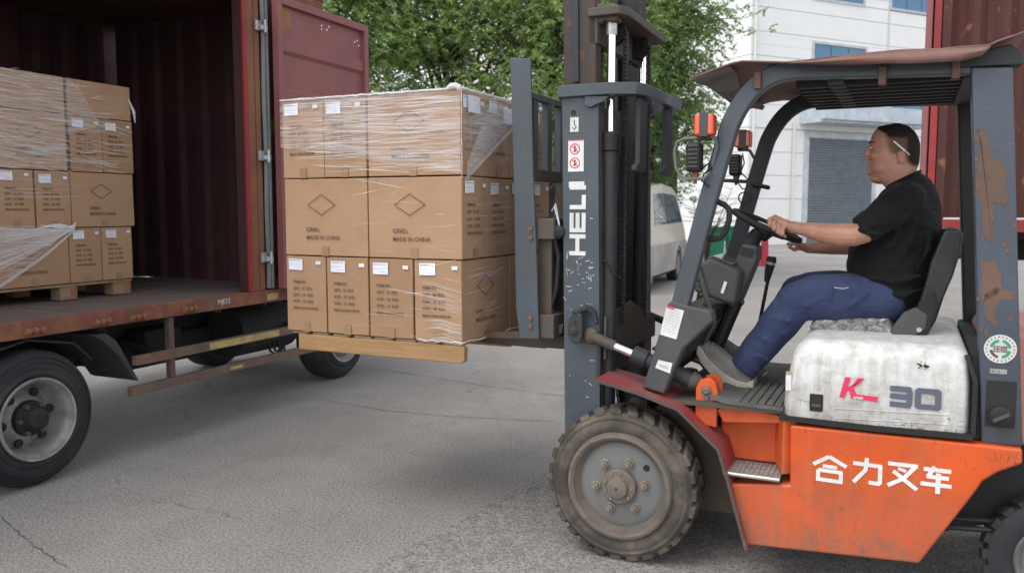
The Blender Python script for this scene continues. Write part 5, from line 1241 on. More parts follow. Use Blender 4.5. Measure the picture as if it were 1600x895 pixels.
a=S(1134,448,.47); m=MB(); m.bar([S(1128,458,.335),S(1134,440,.335)],.002,.014); build('cover_label',m,'paper',ibx)
m=MB(); m.prism([FK.side(a,b_,.48) for a,b_ in ((1160,386),(1180,390),(1174,402),(1156,397))],.474,.478); build('cover_switch',m,'black',clm)
m=MB(); m.tube([S(1170,384,.55),S(1185,362,.56)],[.045,.03],14); build('column_neck',m,'rubberblack',fk,smooth=True)
m=MB(); m.tube([S(1150,470,.55),S(1118,545,.55)],.035,12); build('column_tube',m,'black',fk)
m=MB(); 
for k in range(7): m.box(0,0,0,0,0,0) if False else None
m.bar([S(1090,415,.33),S(1100,450,.33),S(1112,490,.33)],.02,.022); pl_=build('brake_lever',m,'greyc',fk,bev=.003)
for k in range(7):
    c=S(1089+k*2.3,420+k*8,.315); m=MB(); m.box(c.x-.022,c.x-.008,.315,.335,c.z-.006,c.z+.006); build('lever_grip_rib',m,'greyc',pl_)
# pedals / linkages
for (a,b_,L) in (((1105,500),(1082,545),.3),((1118,500),(1090,560),.4),((1085,500),(1100,470),.3)):
    m=MB(); m.tube([S(*a,L),S(*b_,L)],.010,8); build('pedal_rod',m,'carriage',fk)
m=MB(); m.prism([FK.side(a,b_,.4) for a,b_ in ((1092,566),(1112,592),(1116,588),(1096,561))],.40,.48); build('pedal',m,'rubberblack',fk)
# lever
m=MB(); m.tube([S(1205,412,.85),S(1188,498,.85),S(1186,560,.85)],.009,10); lv=build('shift_lever',m,'black',fk,smooth=True)
m=MB(); m.tube([S(1198,440,.85),S(1201,425,.85),S(1205,408,.85),S(1206,401,.85)],[.013,.02,.026,.022],14); build('lever_knob',m,'rubberblack',lv,smooth=True)
m=MB(); m.tube([S(1203.5,413,.85),S(1204.5,409,.85)],.0265,14); build('knob_ring',m,'steel',lv)
# steering wheel
wc=Vector((.497,.60,1.525)); wn=Vector((.42,0,.91)).normalized(); wu=Vector((0,1,0)); wv=wn.cross(wu).normalized()
WR=.165
def wp(t,r,h=0): return wc+wu*(r*math.cos(t))+wv*(r*math.sin(t))+wn*h
m=MB(); n1,n2=56,12
for i in range(n1):
    t=2*math.pi*i/n1
    for j in range(n2):
        u=2*math.pi*j/n2; m.v.append(tuple(wp(t,WR+.0145*math.cos(u),.0145*math.sin(u))))
for i in range(n1):
    for j in range(n2): m.f.append((i*n2+j,((i+1)%n1)*n2+j,((i+1)%n1)*n2+(j+1)%n2,i*n2+(j+1)%n2))
sw=build('steering_wheel',m,'rubberblack',fk,smooth=80)
for t in (.3,2.4,4.5):
    m=MB(); m.bar([wp(t,.02,-.03),wp(t,WR*.6,-.02),wp(t,WR,0)],.03,.012,tuple(wn.cross(wp(t,1)-wc))); build('wheel_spoke',m,'rubberblack',sw)
m=MB(); m.tube([wc-wn*.07,wc-wn*.03,wc-wn*.005],[.03,.05,.045],20); build('wheel_hub',m,'black',sw,smooth=True)
m=MB(); m.tube([wc-wn*.006,wc+wn*.004],[.05,.044],20); build('horn_cap',m,'paper',sw,smooth=35)
# ---- seat
m=MB()
sec=[]
cu=[(1266,512),(1270,501),(1290,497),(1340,494),(1392,497),(1398,515),(1392,532),(1300,528),(1272,522)]
cpp=[FK.side(a,b_,.45) for a,b_ in cu]
m.prism(cpp,.40,.84); sc0=build('seat_cushion',m,'foil',fk,bev=.02,seg=3); 
ss=sc0.modifiers.new('q','REMESH'); ss.mode='VOXEL'; ss.voxel_size=.008; ss.use_smooth_shade=True; displace(sc0,.03,.022)
m=MB(); m.prism([FK.side(a,b_,.45) for a,b_ in ((1290,526),(1430,528),(1436,545),(1300,545))],.44,.80); build('seat_rail',m,'rubberblack',fk,bev=.005)
bkp=[(1473,362),(1478,357),(1498,358),(1505,364),(1500,392),(1488,430),(1474,462),(1462,498),(1448,522),(1432,526),(1422,500),(1436,470),(1445,440),(1455,405)]
bq=[FK.side(a,b_,.45) for a,b_ in bkp]
m=MB(); m.prism(bq,.38,.86); sb_=build('seat_back',m,'seat',fk,bev=.025,seg=3)
m=MB(); m.prism([FK.side(a,b_,.42) for a,b_ in ((1392,512),(1412,486),(1432,478),(1450,490),(1446,512),(1428,522),(1420,530),(1398,530))],.352,.41); build('seat_hinge_cover',m,'greyc',fk,bev=.008)
m=MB(); m.prism([FK.side(a,b_,.42) for a,b_ in ((1424,512),(1436,470),(1460,455),(1463,475),(1452,510),(1440,530),(1432,535))],.36,.40); build('seat_bracket',m,'rubberblack',fk,bev=.006)
m=MB(); c=S(1436,515,.355); m.lathe([(0,.012),(-.006,.01),(-.006,.001)],c,12); build('bolt',m,'steel',fk)

# ============================================================ CARTONS, PALLETS, FILM
BL,BD,BH=.53,.266,.398
def ital(): pass
def prints(root,face,L,seed):
    """printing on one upright face. face: (origin lower-left corner, ux, normal, width)"""
    org,ux,nr,w=face; org=Vector(org); ux=Vector(ux); nr=Vector(nr); uz=Vector((0,0,1)); o=org+nr*.0008
    if w>.4:   # long side: diamond and origin line
        m=MB(); c=(w*.46,BH*.66)
        D=[(c[0]-.088,c[1]),(c[0],c[1]+.052),(c[0]+.088,c[1]),(c[0],c[1]-.052)]
        for i in range(4): stroke(m,D[i],D[(i+1)%4],.0035,o,ux,uz,nr,.0006)
        build('printed_diamond',m,'ink',root)
        m=MB(); put_text(m,'C/NO.:',.030,o+ux*(c[0]-.10)+uz*.125+nr*.0004,ux,uz,bold=.0006); build('printed_text',m,'ink',root); m=MB(); put_text(m,'MADE IN CHINA',.029,o+ux*(c[0]-.10)+uz*.085+nr*.0004,ux,uz,bold=.0003)
        build('printed_text',m,'ink',root)
    else:
        m=MB(); rr=random.Random(seed)
        a=rr.choice((10,12,20,18)); L_=['ITEM NO.','QTY:  %d  PCS'%a,'G.W.:  %d  KGS'%(a+1),'N.W.:  %d  KGS'%a,'MEAS: 53X26.5X40CM']
        for k,tx in enumerate(L_): put_text(m,tx,.020 if k<4 else .0165,o+ux*.048+uz*(.255-.034*k)+nr*.0004,ux,uz,bold=.0005,shear=0)
        build('printed_text',m,'ink',root)
        ja,jb=rr.uniform(-.008,.012),rr.uniform(-.008,.006); sk_=rr.uniform(-.0035,.0035)
        o=o+ux*ja+uz*jb
        m=MB(); q=[o+ux*.022+uz*(BH-.078),o+ux*.112+uz*(BH-.078+sk_),o+ux*.112+uz*(BH-.020+sk_),o+ux*.022+uz*(BH-.020)]
        m.add([p-nr*.0006 for p in q]+[p+nr*.0006 for p in q],[(3,2,1,0),(4,5,6,7),(0,1,5,4),(1,2,6,5),(2,3,7,6),(3,0,4,7)])
        lb_=build('shipping_label',m,'paper',root)
        m=MB(); put_text(m,'BOX-CARTON   No 8',.0075,o+ux*.027+uz*(BH-.031)+nr*.001,ux,uz,bold=.0003); put_text(m,'ITEM  QTY  SIZE   LOT',.006,o+ux*.027+uz*(BH-.052)+nr*.001,ux,uz)
        put_text(m,'2210  10 PCS',.006,o+ux*.06+uz*(BH-.068)+nr*.001,ux,uz); build('label_print',m,'inkblue',lb_)
        m=MB(); q=[o+ux*(w-.062)+uz*(BH-.048),o+ux*(w-.030)+uz*(BH-.048),o+ux*(w-.030)+uz*(BH-.030),o+ux*(w-.062)+uz*(BH-.030)]
        m.add([p-nr*.0006 for p in q]+[p+nr*.0006 for p in q],[(3,2,1,0),(4,5,6,7),(0,1,5,4),(1,2,6,5),(2,3,7,6),(3,0,4,7)])
        build('small_label',m,'paper',root)
def carton(fr,x0,x1,y0,y1,z0,label,group,seed,pf=(),h=BH,name='carton'):
    rr=random.Random(seed); j=lambda s=.003: rr.uniform(-s,s)
    m=MB(); g=.0018
    X=[x0+g,x0+g+.03,(x0+x1)/2,x1-g-.03,x1-g]; Y=[y0+g,y0+g+.03,(y0+y1)/2,y1-g-.03,y1-g]; Z=[z0+.001,z0+.03,z0+h*.5,z0+h-.03,z0+h-.002]
    # gently bulged box shell
    idx={}
    def V(i,k,l):
        if (i,k,l) in idx: return idx[(i,k,l)]
        b_=.0015
        x=X[i]+(-b_ if i==0 else b_ if i==4 else 0)*(1 if (k==2 and l==2) else 0)+j(.0010)
        y=Y[k]+(-b_ if k==0 else b_ if k==4 else 0)*(1 if (i==2 and l==2) else 0)+j(.0010)
        z=Z[l]+j(.0008)
        idx[(i,k,l)]=len(m.v); m.v.append((x,y,z)); return idx[(i,k,l)]
    for a in range(4):
        for b_ in range(4):
            m.f.append((V(a,b_,0),V(a,b_+1,0),V(a+1,b_+1,0),V(a+1,b_,0))); m.f.append((V(a,b_,4),V(a+1,b_,4),V(a+1,b_+1,4),V(a,b_+1,4)))
            m.f.append((V(a,0,b_),V(a+1,0,b_),V(a+1,0,b_+1),V(a,0,b_+1))); m.f.append((V(a,4,b_),V(a,4,b_+1),V(a+1,4,b_+1),V(a+1,4,b_)))
            m.f.append((V(0,a,b_),V(0,a,b_+1),V(0,a+1,b_+1),V(0,a+1,b_))); m.f.append((V(4,a,b_),V(4,a+1,b_),V(4,a+1,b_+1),V(4,a,b_+1)))
    ob=build(name,m,'card',frame=fr,origin=((x0+x1)/2,(y0+y1)/2,z0),bev=.004,seg=2)
    ob.rotation_euler=(rad(rr.uniform(-.15,.15)),rad(rr.uniform(-.12,.12)),fr.a+rad(rr.uniform(-.35,.35)))
    setp(ob,label,'carton',group)
    e=.0028
    for p in pf:
        if p=='f': prints(ob,((x0,y0-e,z0),(1,0,0),(0,-1,0),x1-x0),BL,seed)
        if p=='r': prints(ob,((x1+e,y0,z0),(0,1,0),(1,0,0),y1-y0),BL,seed+1)
    # tape tab and flap seam
    t=.05; cx=(x0+x1)/2
    for f,(o,ux,nr,w) in (('f',((x0,y0,z0),(1,0,0),(0,-1,0),x1-x0)),('r',((x1,y0,z0),(0,1,0),(1,0,0),y1-y0))):
        if f in pf:
            o=Vector(o)+Vector(nr)*.0024; ux=Vector(ux); m=MB(); c=w/2
            q=[o+ux*(c-.022),o+ux*(c+.022),o+ux*(c+.022)+Vector((0,0,.052)),o+ux*(c-.022)+Vector((0,0,.050))]; nr=Vector(nr)
            m.add([p for p in q]+[p+nr*.0006 for p in q],[(3,2,1,0),(4,5,6,7),(0,1,5,4),(1,2,6,5),(2,3,7,6),(3,0,4,7)]); build('tape_end',m,'tape',ob)
    return ob
ob.data if False else None
GP='cartons on the lifted pallet'
x0s=-.805-4*BD; y0s=-.05; zb=.962
Z1,Z2,Z3=zb,zb+BH+.003,zb+2*(BH+.003)
sd=100
names=['leftmost','second from the left','third from the left']
for i in range(4):
    lab=['leftmost labelled carton in the bottom row of the lifted pallet','second carton from the left in the bottom row of the lifted pallet','third carton from the left in the bottom row of the lifted pallet','bottom corner carton of the lifted pallet nearest the camera, diamond on its right side'][i]
    carton(FK,x0s+i*BD,x0s+(i+1)*BD-(0.006 if i!=3 else 0),y0s,y0s+BL,Z1,lab,GP,sd+i,('f','r') if i==3 else ('f',))
carton(FK,-.805-BD,-.805,y0s+BL,y0s+2*BL,Z1,'bottom row carton behind the backrest post on the lifted pallet',GP,110,('r',))
carton(FK,x0s+.0,x0s+2*BD,y0s+BL,y0s+2*BL,Z1,'bottom row carton at the far left back of the lifted pallet',GP,112)
carton(FK,x0s,x0s+BL,y0s,y0s+BD,Z2,'left long carton with diamond mark in the middle row of the lifted pallet',GP,120,('f',))
carton(FK,x0s+BL+.004,-.800,y0s-.002,y0s+BD,Z2,'right long carton with diamond mark in the middle row of the lifted pallet',GP,121,('f','r'))
for k in range(1,4): carton(FK,-.802-BL,-.802,y0s+k*BD+.004,y0s+(k+1)*BD,Z2,['','middle row carton end just left of the backrest post','middle row carton end behind the backrest post','middle row carton end farthest back behind the backrest'][k],GP,122+k,('r',))
carton(FK,x0s,x0s+BL,y0s+BD*3,y0s+BD*4,Z2,'middle row carton at the far left back of the lifted pallet',GP,127)
carton(FK,x0s-.002,x0s+BD,y0s,y0s+BL,Z3,'leftmost labelled carton in the film wrapped top row',GP,130,('f',))
carton(FK,x0s+BD,x0s+2*BD-.004,y0s,y0s+BL,Z3,'second labelled carton in the film wrapped top row',GP,131,('f',))
carton(FK,x0s+2*BD+.003,-.808,y0s,y0s+BD,Z3,'long top corner carton with faint diamond under the stretch film',GP,132,('f','r'))
for k in range(1,4): carton(FK,-.808-BL,-.808,y0s+k*BD+.004,y0s+(k+1)*BD,Z3,['','top row carton end left of the backrest post under film','top row carton end seen between the backrest slats','top row carton end farthest back behind the backrest slats'][k],GP,132+k,('r',))
carton(FK,x0s,x0s+BL,y0s+2*BL-BD,y0s+2*BL,Z3,'top row carton at the far left back of the lifted pallet',GP,139)
# pallet under them
def pallet_f():
    t=thing('pallet',FK,(-1.3,.5,.87),'pale pine pallet under the wrapped cartons on the forks','pallet')
    for k,yy in enumerate((-.045,.50,1.0)):
        m=MB(); m.prism([(-1.80,.862),(-.815,.862),(-.797,.875),(-.797,.944),(-.83,.947),(-1.80,.947)],yy,yy+.04); build('bearer',m,'pine',t,bev=.006,seg=3)
    for k in range(8):
        a=-1.84+k*.133; m=MB(); m.box(a,a+.10,-.04,1.03,.948,.960); build('deck_board',m,'oldwood',t,bev=.002)
    return t
pallet_f()
# --- stretch film: strands and sheets
fw=thing('stretch_film',FK,(-1.3,.4,Z3),'clear stretch film wound round the top of the lifted cartons','stretch film')
def sheet_face(pts,mat,name,par,nx=24,ny=10,amp=.004,nrm=(0,-1,0),seed=1):
    """pts: 4 corners in order; crinkled sheet between them"""
    rr=random.Random(seed); a,b_,c,d=[Vector(p) for p in pts]; m=MB(); n=Vector(nrm)
    for j in range(ny+1):
        for i in range(nx+1):
            u,v=i/nx,j/ny; p=a.lerp(b_,u).lerp(d.lerp(c,u),v); m.v.append(tuple(p+n*(amp*(1+mnoise.noise(Vector((u*9+seed,v*26,seed)))))))
    for j in range(ny):
        for i in range(nx): k=j*(nx+1)+i; m.f.append((k,k+1,k+nx+2,k+nx+1))
    return build(name,m,mat,par,smooth=80)
xr=-.800; xl=x0s-.006; yf=y0s-.006; yb=y0s+4*BD; zt=Z3+BH
def ribbon(m,pts,w,up,wob=.002,seed=0):
    rr=random.Random(seed); up=Vector(up); n=len(pts); k=len(m.v)
    for i,p in enumerate(pts):
        ww=w*(.35+.65*math.sin(math.pi*(i+.3)/(n-.4)))*rr.uniform(.6,1.3)
        m.v.append(tuple(Vector(p)-up*ww/2)); m.v.append(tuple(Vector(p)+up*ww/2))
    for i in range(n-1): m.f.append((k+2*i,k+2*i+2,k+2*i+3,k+2*i+1))
sheet_face([(xl,yf,zt-.004),(xr,yf,zt-.004),(xr,yf,Z3+.004),(xl,yf,Z3+.16)],'film','film_sheet',fw,40,20,.003,seed=2)
sheet_face([(xr+.006,yf,zt-.0),(xr+.006,y0s+.55,zt),(xr+.006,y0s+.50,zt-.10),(xr+.006,yf,zt-.24)],'film','film_sheet',fw,16,14,.004,(1,0,0),seed=3)
sheet_face([(xl,yf,zt+.004),(xr,yf,zt+.006),(xr,yb,zt+.006),(xl,yb,zt+.004)],'filmthick','film_sheet',fw,30,30,.006,(0,0,1),seed=5)
# bunched ridge along the top front edge
m=MB(); rr=random.Random(8); P=[(xl+(xr-xl)*i/40,yf-.002,zt+.003+.004*mnoise.noise(Vector((i*.7,2,1)))+(.012 if i in (38,39) else 0)) for i in range(41)]
m.tube(P,[.004+.004*abs(mnoise.noise(Vector((i*.9,0,3))))+(.010 if i>=38 else 0) for i in range(41)],7); P=[(xr+.006,yf+(yb-yf)*i/40,zt+.003+.005*mnoise.noise(Vector((i*.8,5,1)))) for i in range(41)]; m.tube(P,[.005+.005*abs(mnoise.noise(Vector((i*.9,7,3)))) for i in range(41)],7); P=[(xr+.004,yf-.003,zt-.41*i/20) for i in range(21)]; m.tube(P,[.0012+.004*max(0,mnoise.noise(Vector((i*1.3,9,3)))) for i in range(21)],6)
build('film_edge',m,'filmthick',fw,smooth=80)
m=MB()
for i in range(150):   # near-horizontal strands on the front of the top row
    z=Z3+rr.uniform(.02,.385); a=rr.uniform(xl+.25,xr-.05) if rr.random()<.75 else rr.uniform(xl,xr-.3); ln=rr.uniform(.08,.5); b_=min(xr,a+ln); n=6
    sl_=rr.gauss(0,.012); ribbon(m,[(a+(b_-a)*k/n,yf-.004-rr.random()*.001,z+sl_*k/n+rr.uniform(-.001,.001)) for k in range(n+1)],rr.choice((.0012,.0018,.0025,.005)),(0,0,1),seed=i)
for i in range(26):    # few strands over the middle and bottom rows
    z=rr.choice((Z2,Z1))+rr.uniform(.03,.37); a=rr.uniform(xl+.4,xr-.1); b_=min(xr,a+rr.uniform(.05,.3)); n=5; sl_=rr.gauss(0,.03)
    ribbon(m,[(a+(b_-a)*k/n,yf-.003,z+sl_*k/n) for k in range(n+1)],rr.choice((.0012,.002,.003)),(0,0,1),seed=i)
for i in range(16):
    z=Z1+rr.uniform(.0,.1); a=xr-rr.uniform(.08,.22); n=5
    ribbon(m,[(a+(xr-a)*k/n,yf-.003,z+.01*math.sin(k)) for k in range(n+1)],.004,(0,0,1),seed=i)
for i in range(14):
    z=Z1+rr.uniform(.18,.34); a=xr-rr.uniform(.05,.26); n=5; d=rr.uniform(-.07,-.02)
    ribbon(m,[(a+(xr-a)*k/n,yf-.003,z+d*k/n) for k in range(n+1)],.002,(0,0,1),seed=i)
ribbon(m,[(xr-.42+.42*k/8,yf-.004,Z1+.25-.05*k/8) for k in range(9)],.006,(0,0,1))
ribbon(m,[(xr-.6+.3*k/8,yf-.004,Z2+.39-.05*k/8) for k in range(9)],.004,(0,0,1))
build('film_strands',m,'strand',fw)['kind']='stuff'
m=MB()
for i in range(46):    # diagonal fan on the right face, rising towards the back
    t=i/45; y1=.32+.30*t; z1=zt-.02-.02*t-.10*t*t; y0=yf+.02+.01*rr.random(); z0=zt-.40+ (1-t)*.30
    n=6; ribbon(m,[(xr+.010,y0+(y1-y0)*k/n,z0+(z1-z0)*k/n) for k in range(n+1)],rr.choice((.0015,.002,.004)),(0,-.5,.8),seed=i)
P0=Vector((xr+.010,yf+.02,zt-.41)); P1=Vector((xr+.010,.60,zt-.06))
for d in range(5): ribbon(m,[P0.lerp(P1,k/10)+Vector((.001*d,0,-.004*d)) for k in range(11)],.009,(0,-.5,.8),seed=d)
for i in range(60):    # strands on the right faces of the lower rows
    r_=rr.random(); z=(Z1 if r_<.6 else Z2)+rr.uniform(.04,.37); y0=rr.uniform(yf,.35); y1=y0+rr.uniform(.05,.35); n=4; sl_=rr.uniform(.0,.08)*(1 if r_<.6 else .4)
    ribbon(m,[(xr+.006,y0+(y1-y0)*k/n,z+sl_*k/n) for k in range(n+1)],rr.choice((.0012,.002,.0035)),(0,0,1),seed=i)
for i in range(24):
    z=Z3+rr.uniform(.0,.2); y0=rr.uniform(.25,.7); n=4; ribbon(m,[(xr+.004,y0+.2*k/n,z+.01*k/n) for k in range(n+1)],.002,(0,0,1),seed=i)
build('film_strands',m,'strand',fw)['kind']='stuff'
sheet_face([(xr+.012,yf+.03,zt-.34),(xr+.012,.22,zt-.03),(xr+.012,.58,zt-.05),(xr+.012,yf+.03,zt-.40)],'filmsoft','film_sheet',fw,16,8,.003,(1,0,0),seed=6)
for (a,c) in ((.02,.0),(.40,-.02)):
    m=MB(); m.box(xr+.0085,xr+.0095,y0s+a+.03,y0s+a+.15,zt-.10+c,zt-.02+c); build('covered_label',m,'paper',fw)
# bottom edge film
m=MB(); P=[(xr-.25+.25*i/12,yf-.004,Z1+.004+.003*math.sin(i*2)) for i in range(13)]+[(xr+.006,yf+.9*i/14,Z1+.003+.004*math.sin(i*1.7)) for i in range(1,15)]
m.tube(P,.003,5); build('film_edge',m,'filmthick',fw)

# --- cartons inside the truck
GT='cartons stacked inside the open container'
YT=.77; xR=1.44; z1_,z2_,z3_,z4_=1.088,1.478,1.868,2.258; h_=.387
def tc_(x0,x1,z,lab,s,pf=('f',),y0=YT,d=BL,h=h_):
    global BH
    old=BH; BH=h; c=carton(TK,x0,x1,y0,y0+d,z,lab,GT,s,pf,h=h); BH=old; return c
tc_(xR-.03-BD,xR-.03,z1_,'bottom carton at the right end of the truck pallet',200)
tc_(xR-.03-2*BD,xR-.03-BD-.004,z1_,'labelled bottom carton second from the right on the truck pallet',201)
tc_(xR-.04-2*BD-BL,xR-.036-2*BD,z1_,'long bottom carton under hanging film inside the truck',202,d=BD)
tc_(xR-.04-2*BD-2*BL,xR-.045-2*BD-BL,z1_,'bottom truck carton cut by the left picture edge',203,d=BD)
tc_(xR-BL,xR,z2_,'long carton with diamond mark at right of the truck second layer',204,d=BD)
tc_(xR-BL-BD,xR-BL-.003,z2_,'labelled carton left of the diamond one in the truck second layer',205)
tc_(xR-BL-2*BD,xR-BL-BD-.012,z2_,'labelled truck carton in second layer near the left picture edge',206)
tc_(xR-2*BL-2*BD,xR-BL-2*BD-.004,z2_,'second layer truck carton beyond the left picture edge',207,d=BD)
tc_(xR+.012-BD,xR+.012,z3_,'labelled carton at the right end of the truck third layer',208)
tc_(xR+.012-2*BD,xR+.01-BD,z3_,'labelled carton second from the right in the truck third layer',209)
tc_(xR-2*BD-BL,xR-.016-2*BD,z3_,'film covered long carton in the truck third layer',210,('f',),d=BD)
tc_(xR-2*BD-2*BL,xR-.006-2*BD-BL,z3_,'film covered truck carton in third layer at the left picture edge',211,('f',),d=BD)
tc_(xR+.005-2*BD,xR+.005,z4_,'carton lying flat on top at the right of the truck stack',212,(),h=.25)
tc_(xR-2*BD-BL,xR-.016-2*BD,z4_,'carton lying flat under film on top of the truck stack, left of the seam',213,(),h=.25)
tc_(xR-2*BD-2*BL,xR-.006-2*BD-BL,z4_,'flat top carton of the truck stack beyond the left edge',214,(),h=.25)
# pallet in the truck
pt_=thing('pallet',TK,(.6,1.2,ZD),'weathered wooden pallet under the cartons inside the truck','pallet')
for k in range(9):
    pass
m=MB(); m.box(-.6,xR-.04,YT+.01,YT+.11,1.066,1.084); build('deck_board',m,'oldwood',pt_,bev=.003)
for k in range(1,6):
    m=MB(); m.box(-.6,xR-.04,YT+.01+k*.2,YT+.11+k*.2,1.066,1.084); build('deck_board',m,'oldwood',pt_,bev=.003)
for k,(a,b_) in enumerate(((xR-.20,xR-.05),(.80,.93),(.04,.22),(-.55,-.4))):
    for q,yy in enumerate((YT+.015,YT+.5)):
        m=MB(); m.box(a,b_,yy,yy+.10,ZD+.003,1.064); bb=build('block',m,'oldwood' ,pt_,bev=.004)
        if q==0 and k<2: m=MB(); m.box(b_-.055 if k==0 else b_-.05,b_+.001,yy-.002,yy+.09,ZD+.02,1.055); build('painted_face',m,'redblock',bb)
m=MB(); m.box(-.6,xR-.04,YT+.02,YT+.10,ZD+.0025,ZD+.003) ; 
# film on the truck stack
ft=thing('stretch_film',TK,(.4,YT,z3_),'loose stretch film round the upper cartons inside the truck','stretch film')
yy=YT-.007; xs_=xR-.02-2*BD
sheet_face([(-.2,yy,2.50),(xs_,yy,2.50),(xs_,yy,z3_+.01),(-.2,yy,z3_+.01)],'film','film_sheet',ft,30,26,.004,seed=12)
m=MB(); rr=random.Random(18)
for i in range(330):
    a=rr.uniform(-.1,xs_-.05) if rr.random()<.8 else rr.uniform(xs_,xR-.2); z=rr.uniform(z3_+.02,2.5) if rr.random()<.85 else rr.uniform(z3_+.02,z3_+.2); b_=min(xR,a+rr.uniform(.06,.35)); n=5; sl_=rr.gauss(-.012,.02)
    if b_>xs_+.05 and z>z4_+.12: b_=min(b_,xs_+.2)
    ribbon(m,[(a+(b_-a)*k/n,yy-.003,z+sl_*k/n+rr.uniform(-.002,.002)) for k in range(n+1)],rr.choice((.0015,.002,.004,.008)),(0,0,1),seed=i)
for i in range(28):
    z=z2_+rr.uniform(.18,.38); a=rr.uniform(-.1,.7); b_=a+rr.uniform(.2,.5); n=5
    ribbon(m,[(a+(b_-a)*k/n,yy-.002,z) for k in range(n+1)],rr.choice((.0015,.003)),(0,0,1),seed=i)
# hanging fan lower left
A=Vector((.90,yy-.02,z2_-.01))
for i in range(60):
    t=i/59; B_=Vector((-.1+.45*t*0,yy-.02-.03*t,z2_+.02-.42*t)); n=7
    ribbon(m,[A.lerp(B_,k/n)+Vector((0,0,-.03*math.sin(math.pi*k/n)*t)) for k in range(n+1)],rr.choice((.0015,.003,.006)),(0,0,1),seed=i)
for d in range(6): 
    B_=Vector((.30,yy-.04,z1_+.02)); ribbon(m,[A.lerp(B_,k/10)+Vector((0,0,-.02*math.sin(math.pi*k/10)-.003*d)) for k in range(11)],.010,(0,0,1),seed=d)
build('film_strands',m,'strand',ft)['kind']='stuff'
sheet_face([(.88,yy-.02,z2_),(-.1,yy-.03,z2_+.05),(-.1,yy-.05,z1_+.02),(.36,yy-.04,z1_+.03)],'film','film_sheet',ft,20,16,.006,seed=14)
sheet_face([(xs_,yy-.004,2.50),(xs_+.10,yy-.004,2.46),(xs_+.28,yy-.004,2.20),(xs_,yy-.004,2.12)],'film','film_sheet',ft,10,10,.004,seed=16)
m=MB(); 
for k in range(9): m.tube([(.62+.03*k,yy-.015,z2_-.01+rr.uniform(0,.03)),(.75+.02*k,yy-.02,z2_+rr.uniform(0,.03)),(.9,yy-.02,z2_-.01)],[.004,.008,.004],5)
m.tube([(xR-.02,yy,2.42),(xR+.02,yy-.005,2.33),(xR+.03,yy-.004,2.25)],[.004,.012,.003],6)
build('film_bunch',m,'filmthick',ft)

# ============================================================ DRIVER
dv=thing('person',FK,(1.0,.62,1.14),'heavyset driver in black T-shirt and blue trousers steering with both hands','person')
CL=.62
HP=lambda X,Y,L=CL: S(1330+X/5.967,180+Y/5.967,L)
rows=[(92,395,455,.016),(100,330,500,.038),(118,262,535,.052),(145,222,572,.063),(185,196,600,.072),(225,182,618,.077),(262,176,628,.079),(300,181,632,.080),(335,181,633,.080),(370,178,631,.080),(405,172,628,.080),(440,166,625,.079),(475,166,618,.077),(510,168,612,.075),(540,176,608,.072),(570,192,606,.069),(600,225,606,.067),(640,285,610,.066),(690,330,625,.067),(740,340,650,.075)]
def head_ring(Y,xf,xb,hw,off=0,n=44):
    f=HP(xf,Y); b_=HP(xb,Y); cx=f.x+(b_.x-f.x)*.56; ring=[]
    for j in range(n):
        t=2*math.pi*j/n; c,s=math.cos(t),math.sin(t)
        rx=(cx-f.x if c<0 else b_.x-cx)+off; p=.86 if c<0 else .92
        x=cx+rx*math.copysign(abs(c)**p,c); y=CL+(hw+off)*math.copysign(abs(s)**.92,s)
        z=f.z+(b_.z-f.z)*((x-f.x)/(b_.x-f.x))
        ring.append((x,y,z))
    return ring
bd=MB(); bd.loft([head_ring(*r) for r in rows])
# face features
def E_(X,Y,dy,r,rot=None): p=HP(X,Y,CL+dy); bd.ell(p,r,12,rot); return p
bd.tube([HP(178,285,CL),HP(160,330,CL),HP(144,370,CL),HP(142,388,CL)],[.009,.011,.0145,.012],10)
for s_ in (-1,1):
    E_(160,396,s_*.011,(.012,.009,.009)); E_(205,262,s_*.035,(.010,.022,.007)); E_(225,380,s_*.045,(.024,.024,.026)); E_(300,480,s_*.052,(.045,.022,.035))
    E_(205,300,s_*.033,(.010,.014,.009))
    # ears
    e_=HP(465,388,CL+s_*.087); bd.ell(e_,(.0165,.009,.031),12,Matrix.Rotation(rad(-14),3,'Y')); bd.ell(e_+Vector((.006,s_*.006,.010)),(.011,.006,.016),10); bd.ell(e_+Vector((-.004,-s_*.002,-.018)),(.008,.008,.012),10)
E_(163,440,0,(.009,.022,.006)); E_(160,452,0,(.009,.019,.0045)); E_(163,488,0,(.009,.019,.006)); E_(180,535,0,(.016,.024,.016))
bd.ell(HP(270,590,CL),(.045,.045,.026),14)
# torso core, neck and arms in the same surface
def tor(f,b_,hw,n=28,sc=.88):
    F_=S(*f,CL); B_=S(*b_,CL); c=(F_+B_)/2; ax=(F_-B_)/2; ring=[]
    for j in range(n):
        t=2*math.pi*j/n; a=ax*math.copysign(abs(math.cos(t))**.9,math.cos(t))*sc; y=hw*sc*math.copysign(abs(math.sin(t))**.85,math.sin(t)); ring.append((c.x+a.x,CL+y,c.z+a.z))
    return ring
TR=[((1386,292),(1437,268),.074),((1377,300),(1453,281),.125),((1368,316),(1465,303),.180),((1356,340),(1471,335),.200),((1340,365),(1473,365),.207),((1326,390),(1469,395),.212),((1321,410),(1463,420),.216),((1325,430),(1456,445),.212),((1342,450),(1446,470),.20),((1362,476),(1434,491),.18)]
bd.loft([tor(*r) for r in TR])
def limb(mb,pts,n=14):
    P=[S(a,b_,L) for a,b_,L,r in pts]; mb.tube(P,[r for *_,r in pts],n)
    mb.ell(P[0],(pts[0][3],)*3,12); mb.ell(P[-1],(pts[-1][3],)*3,12)
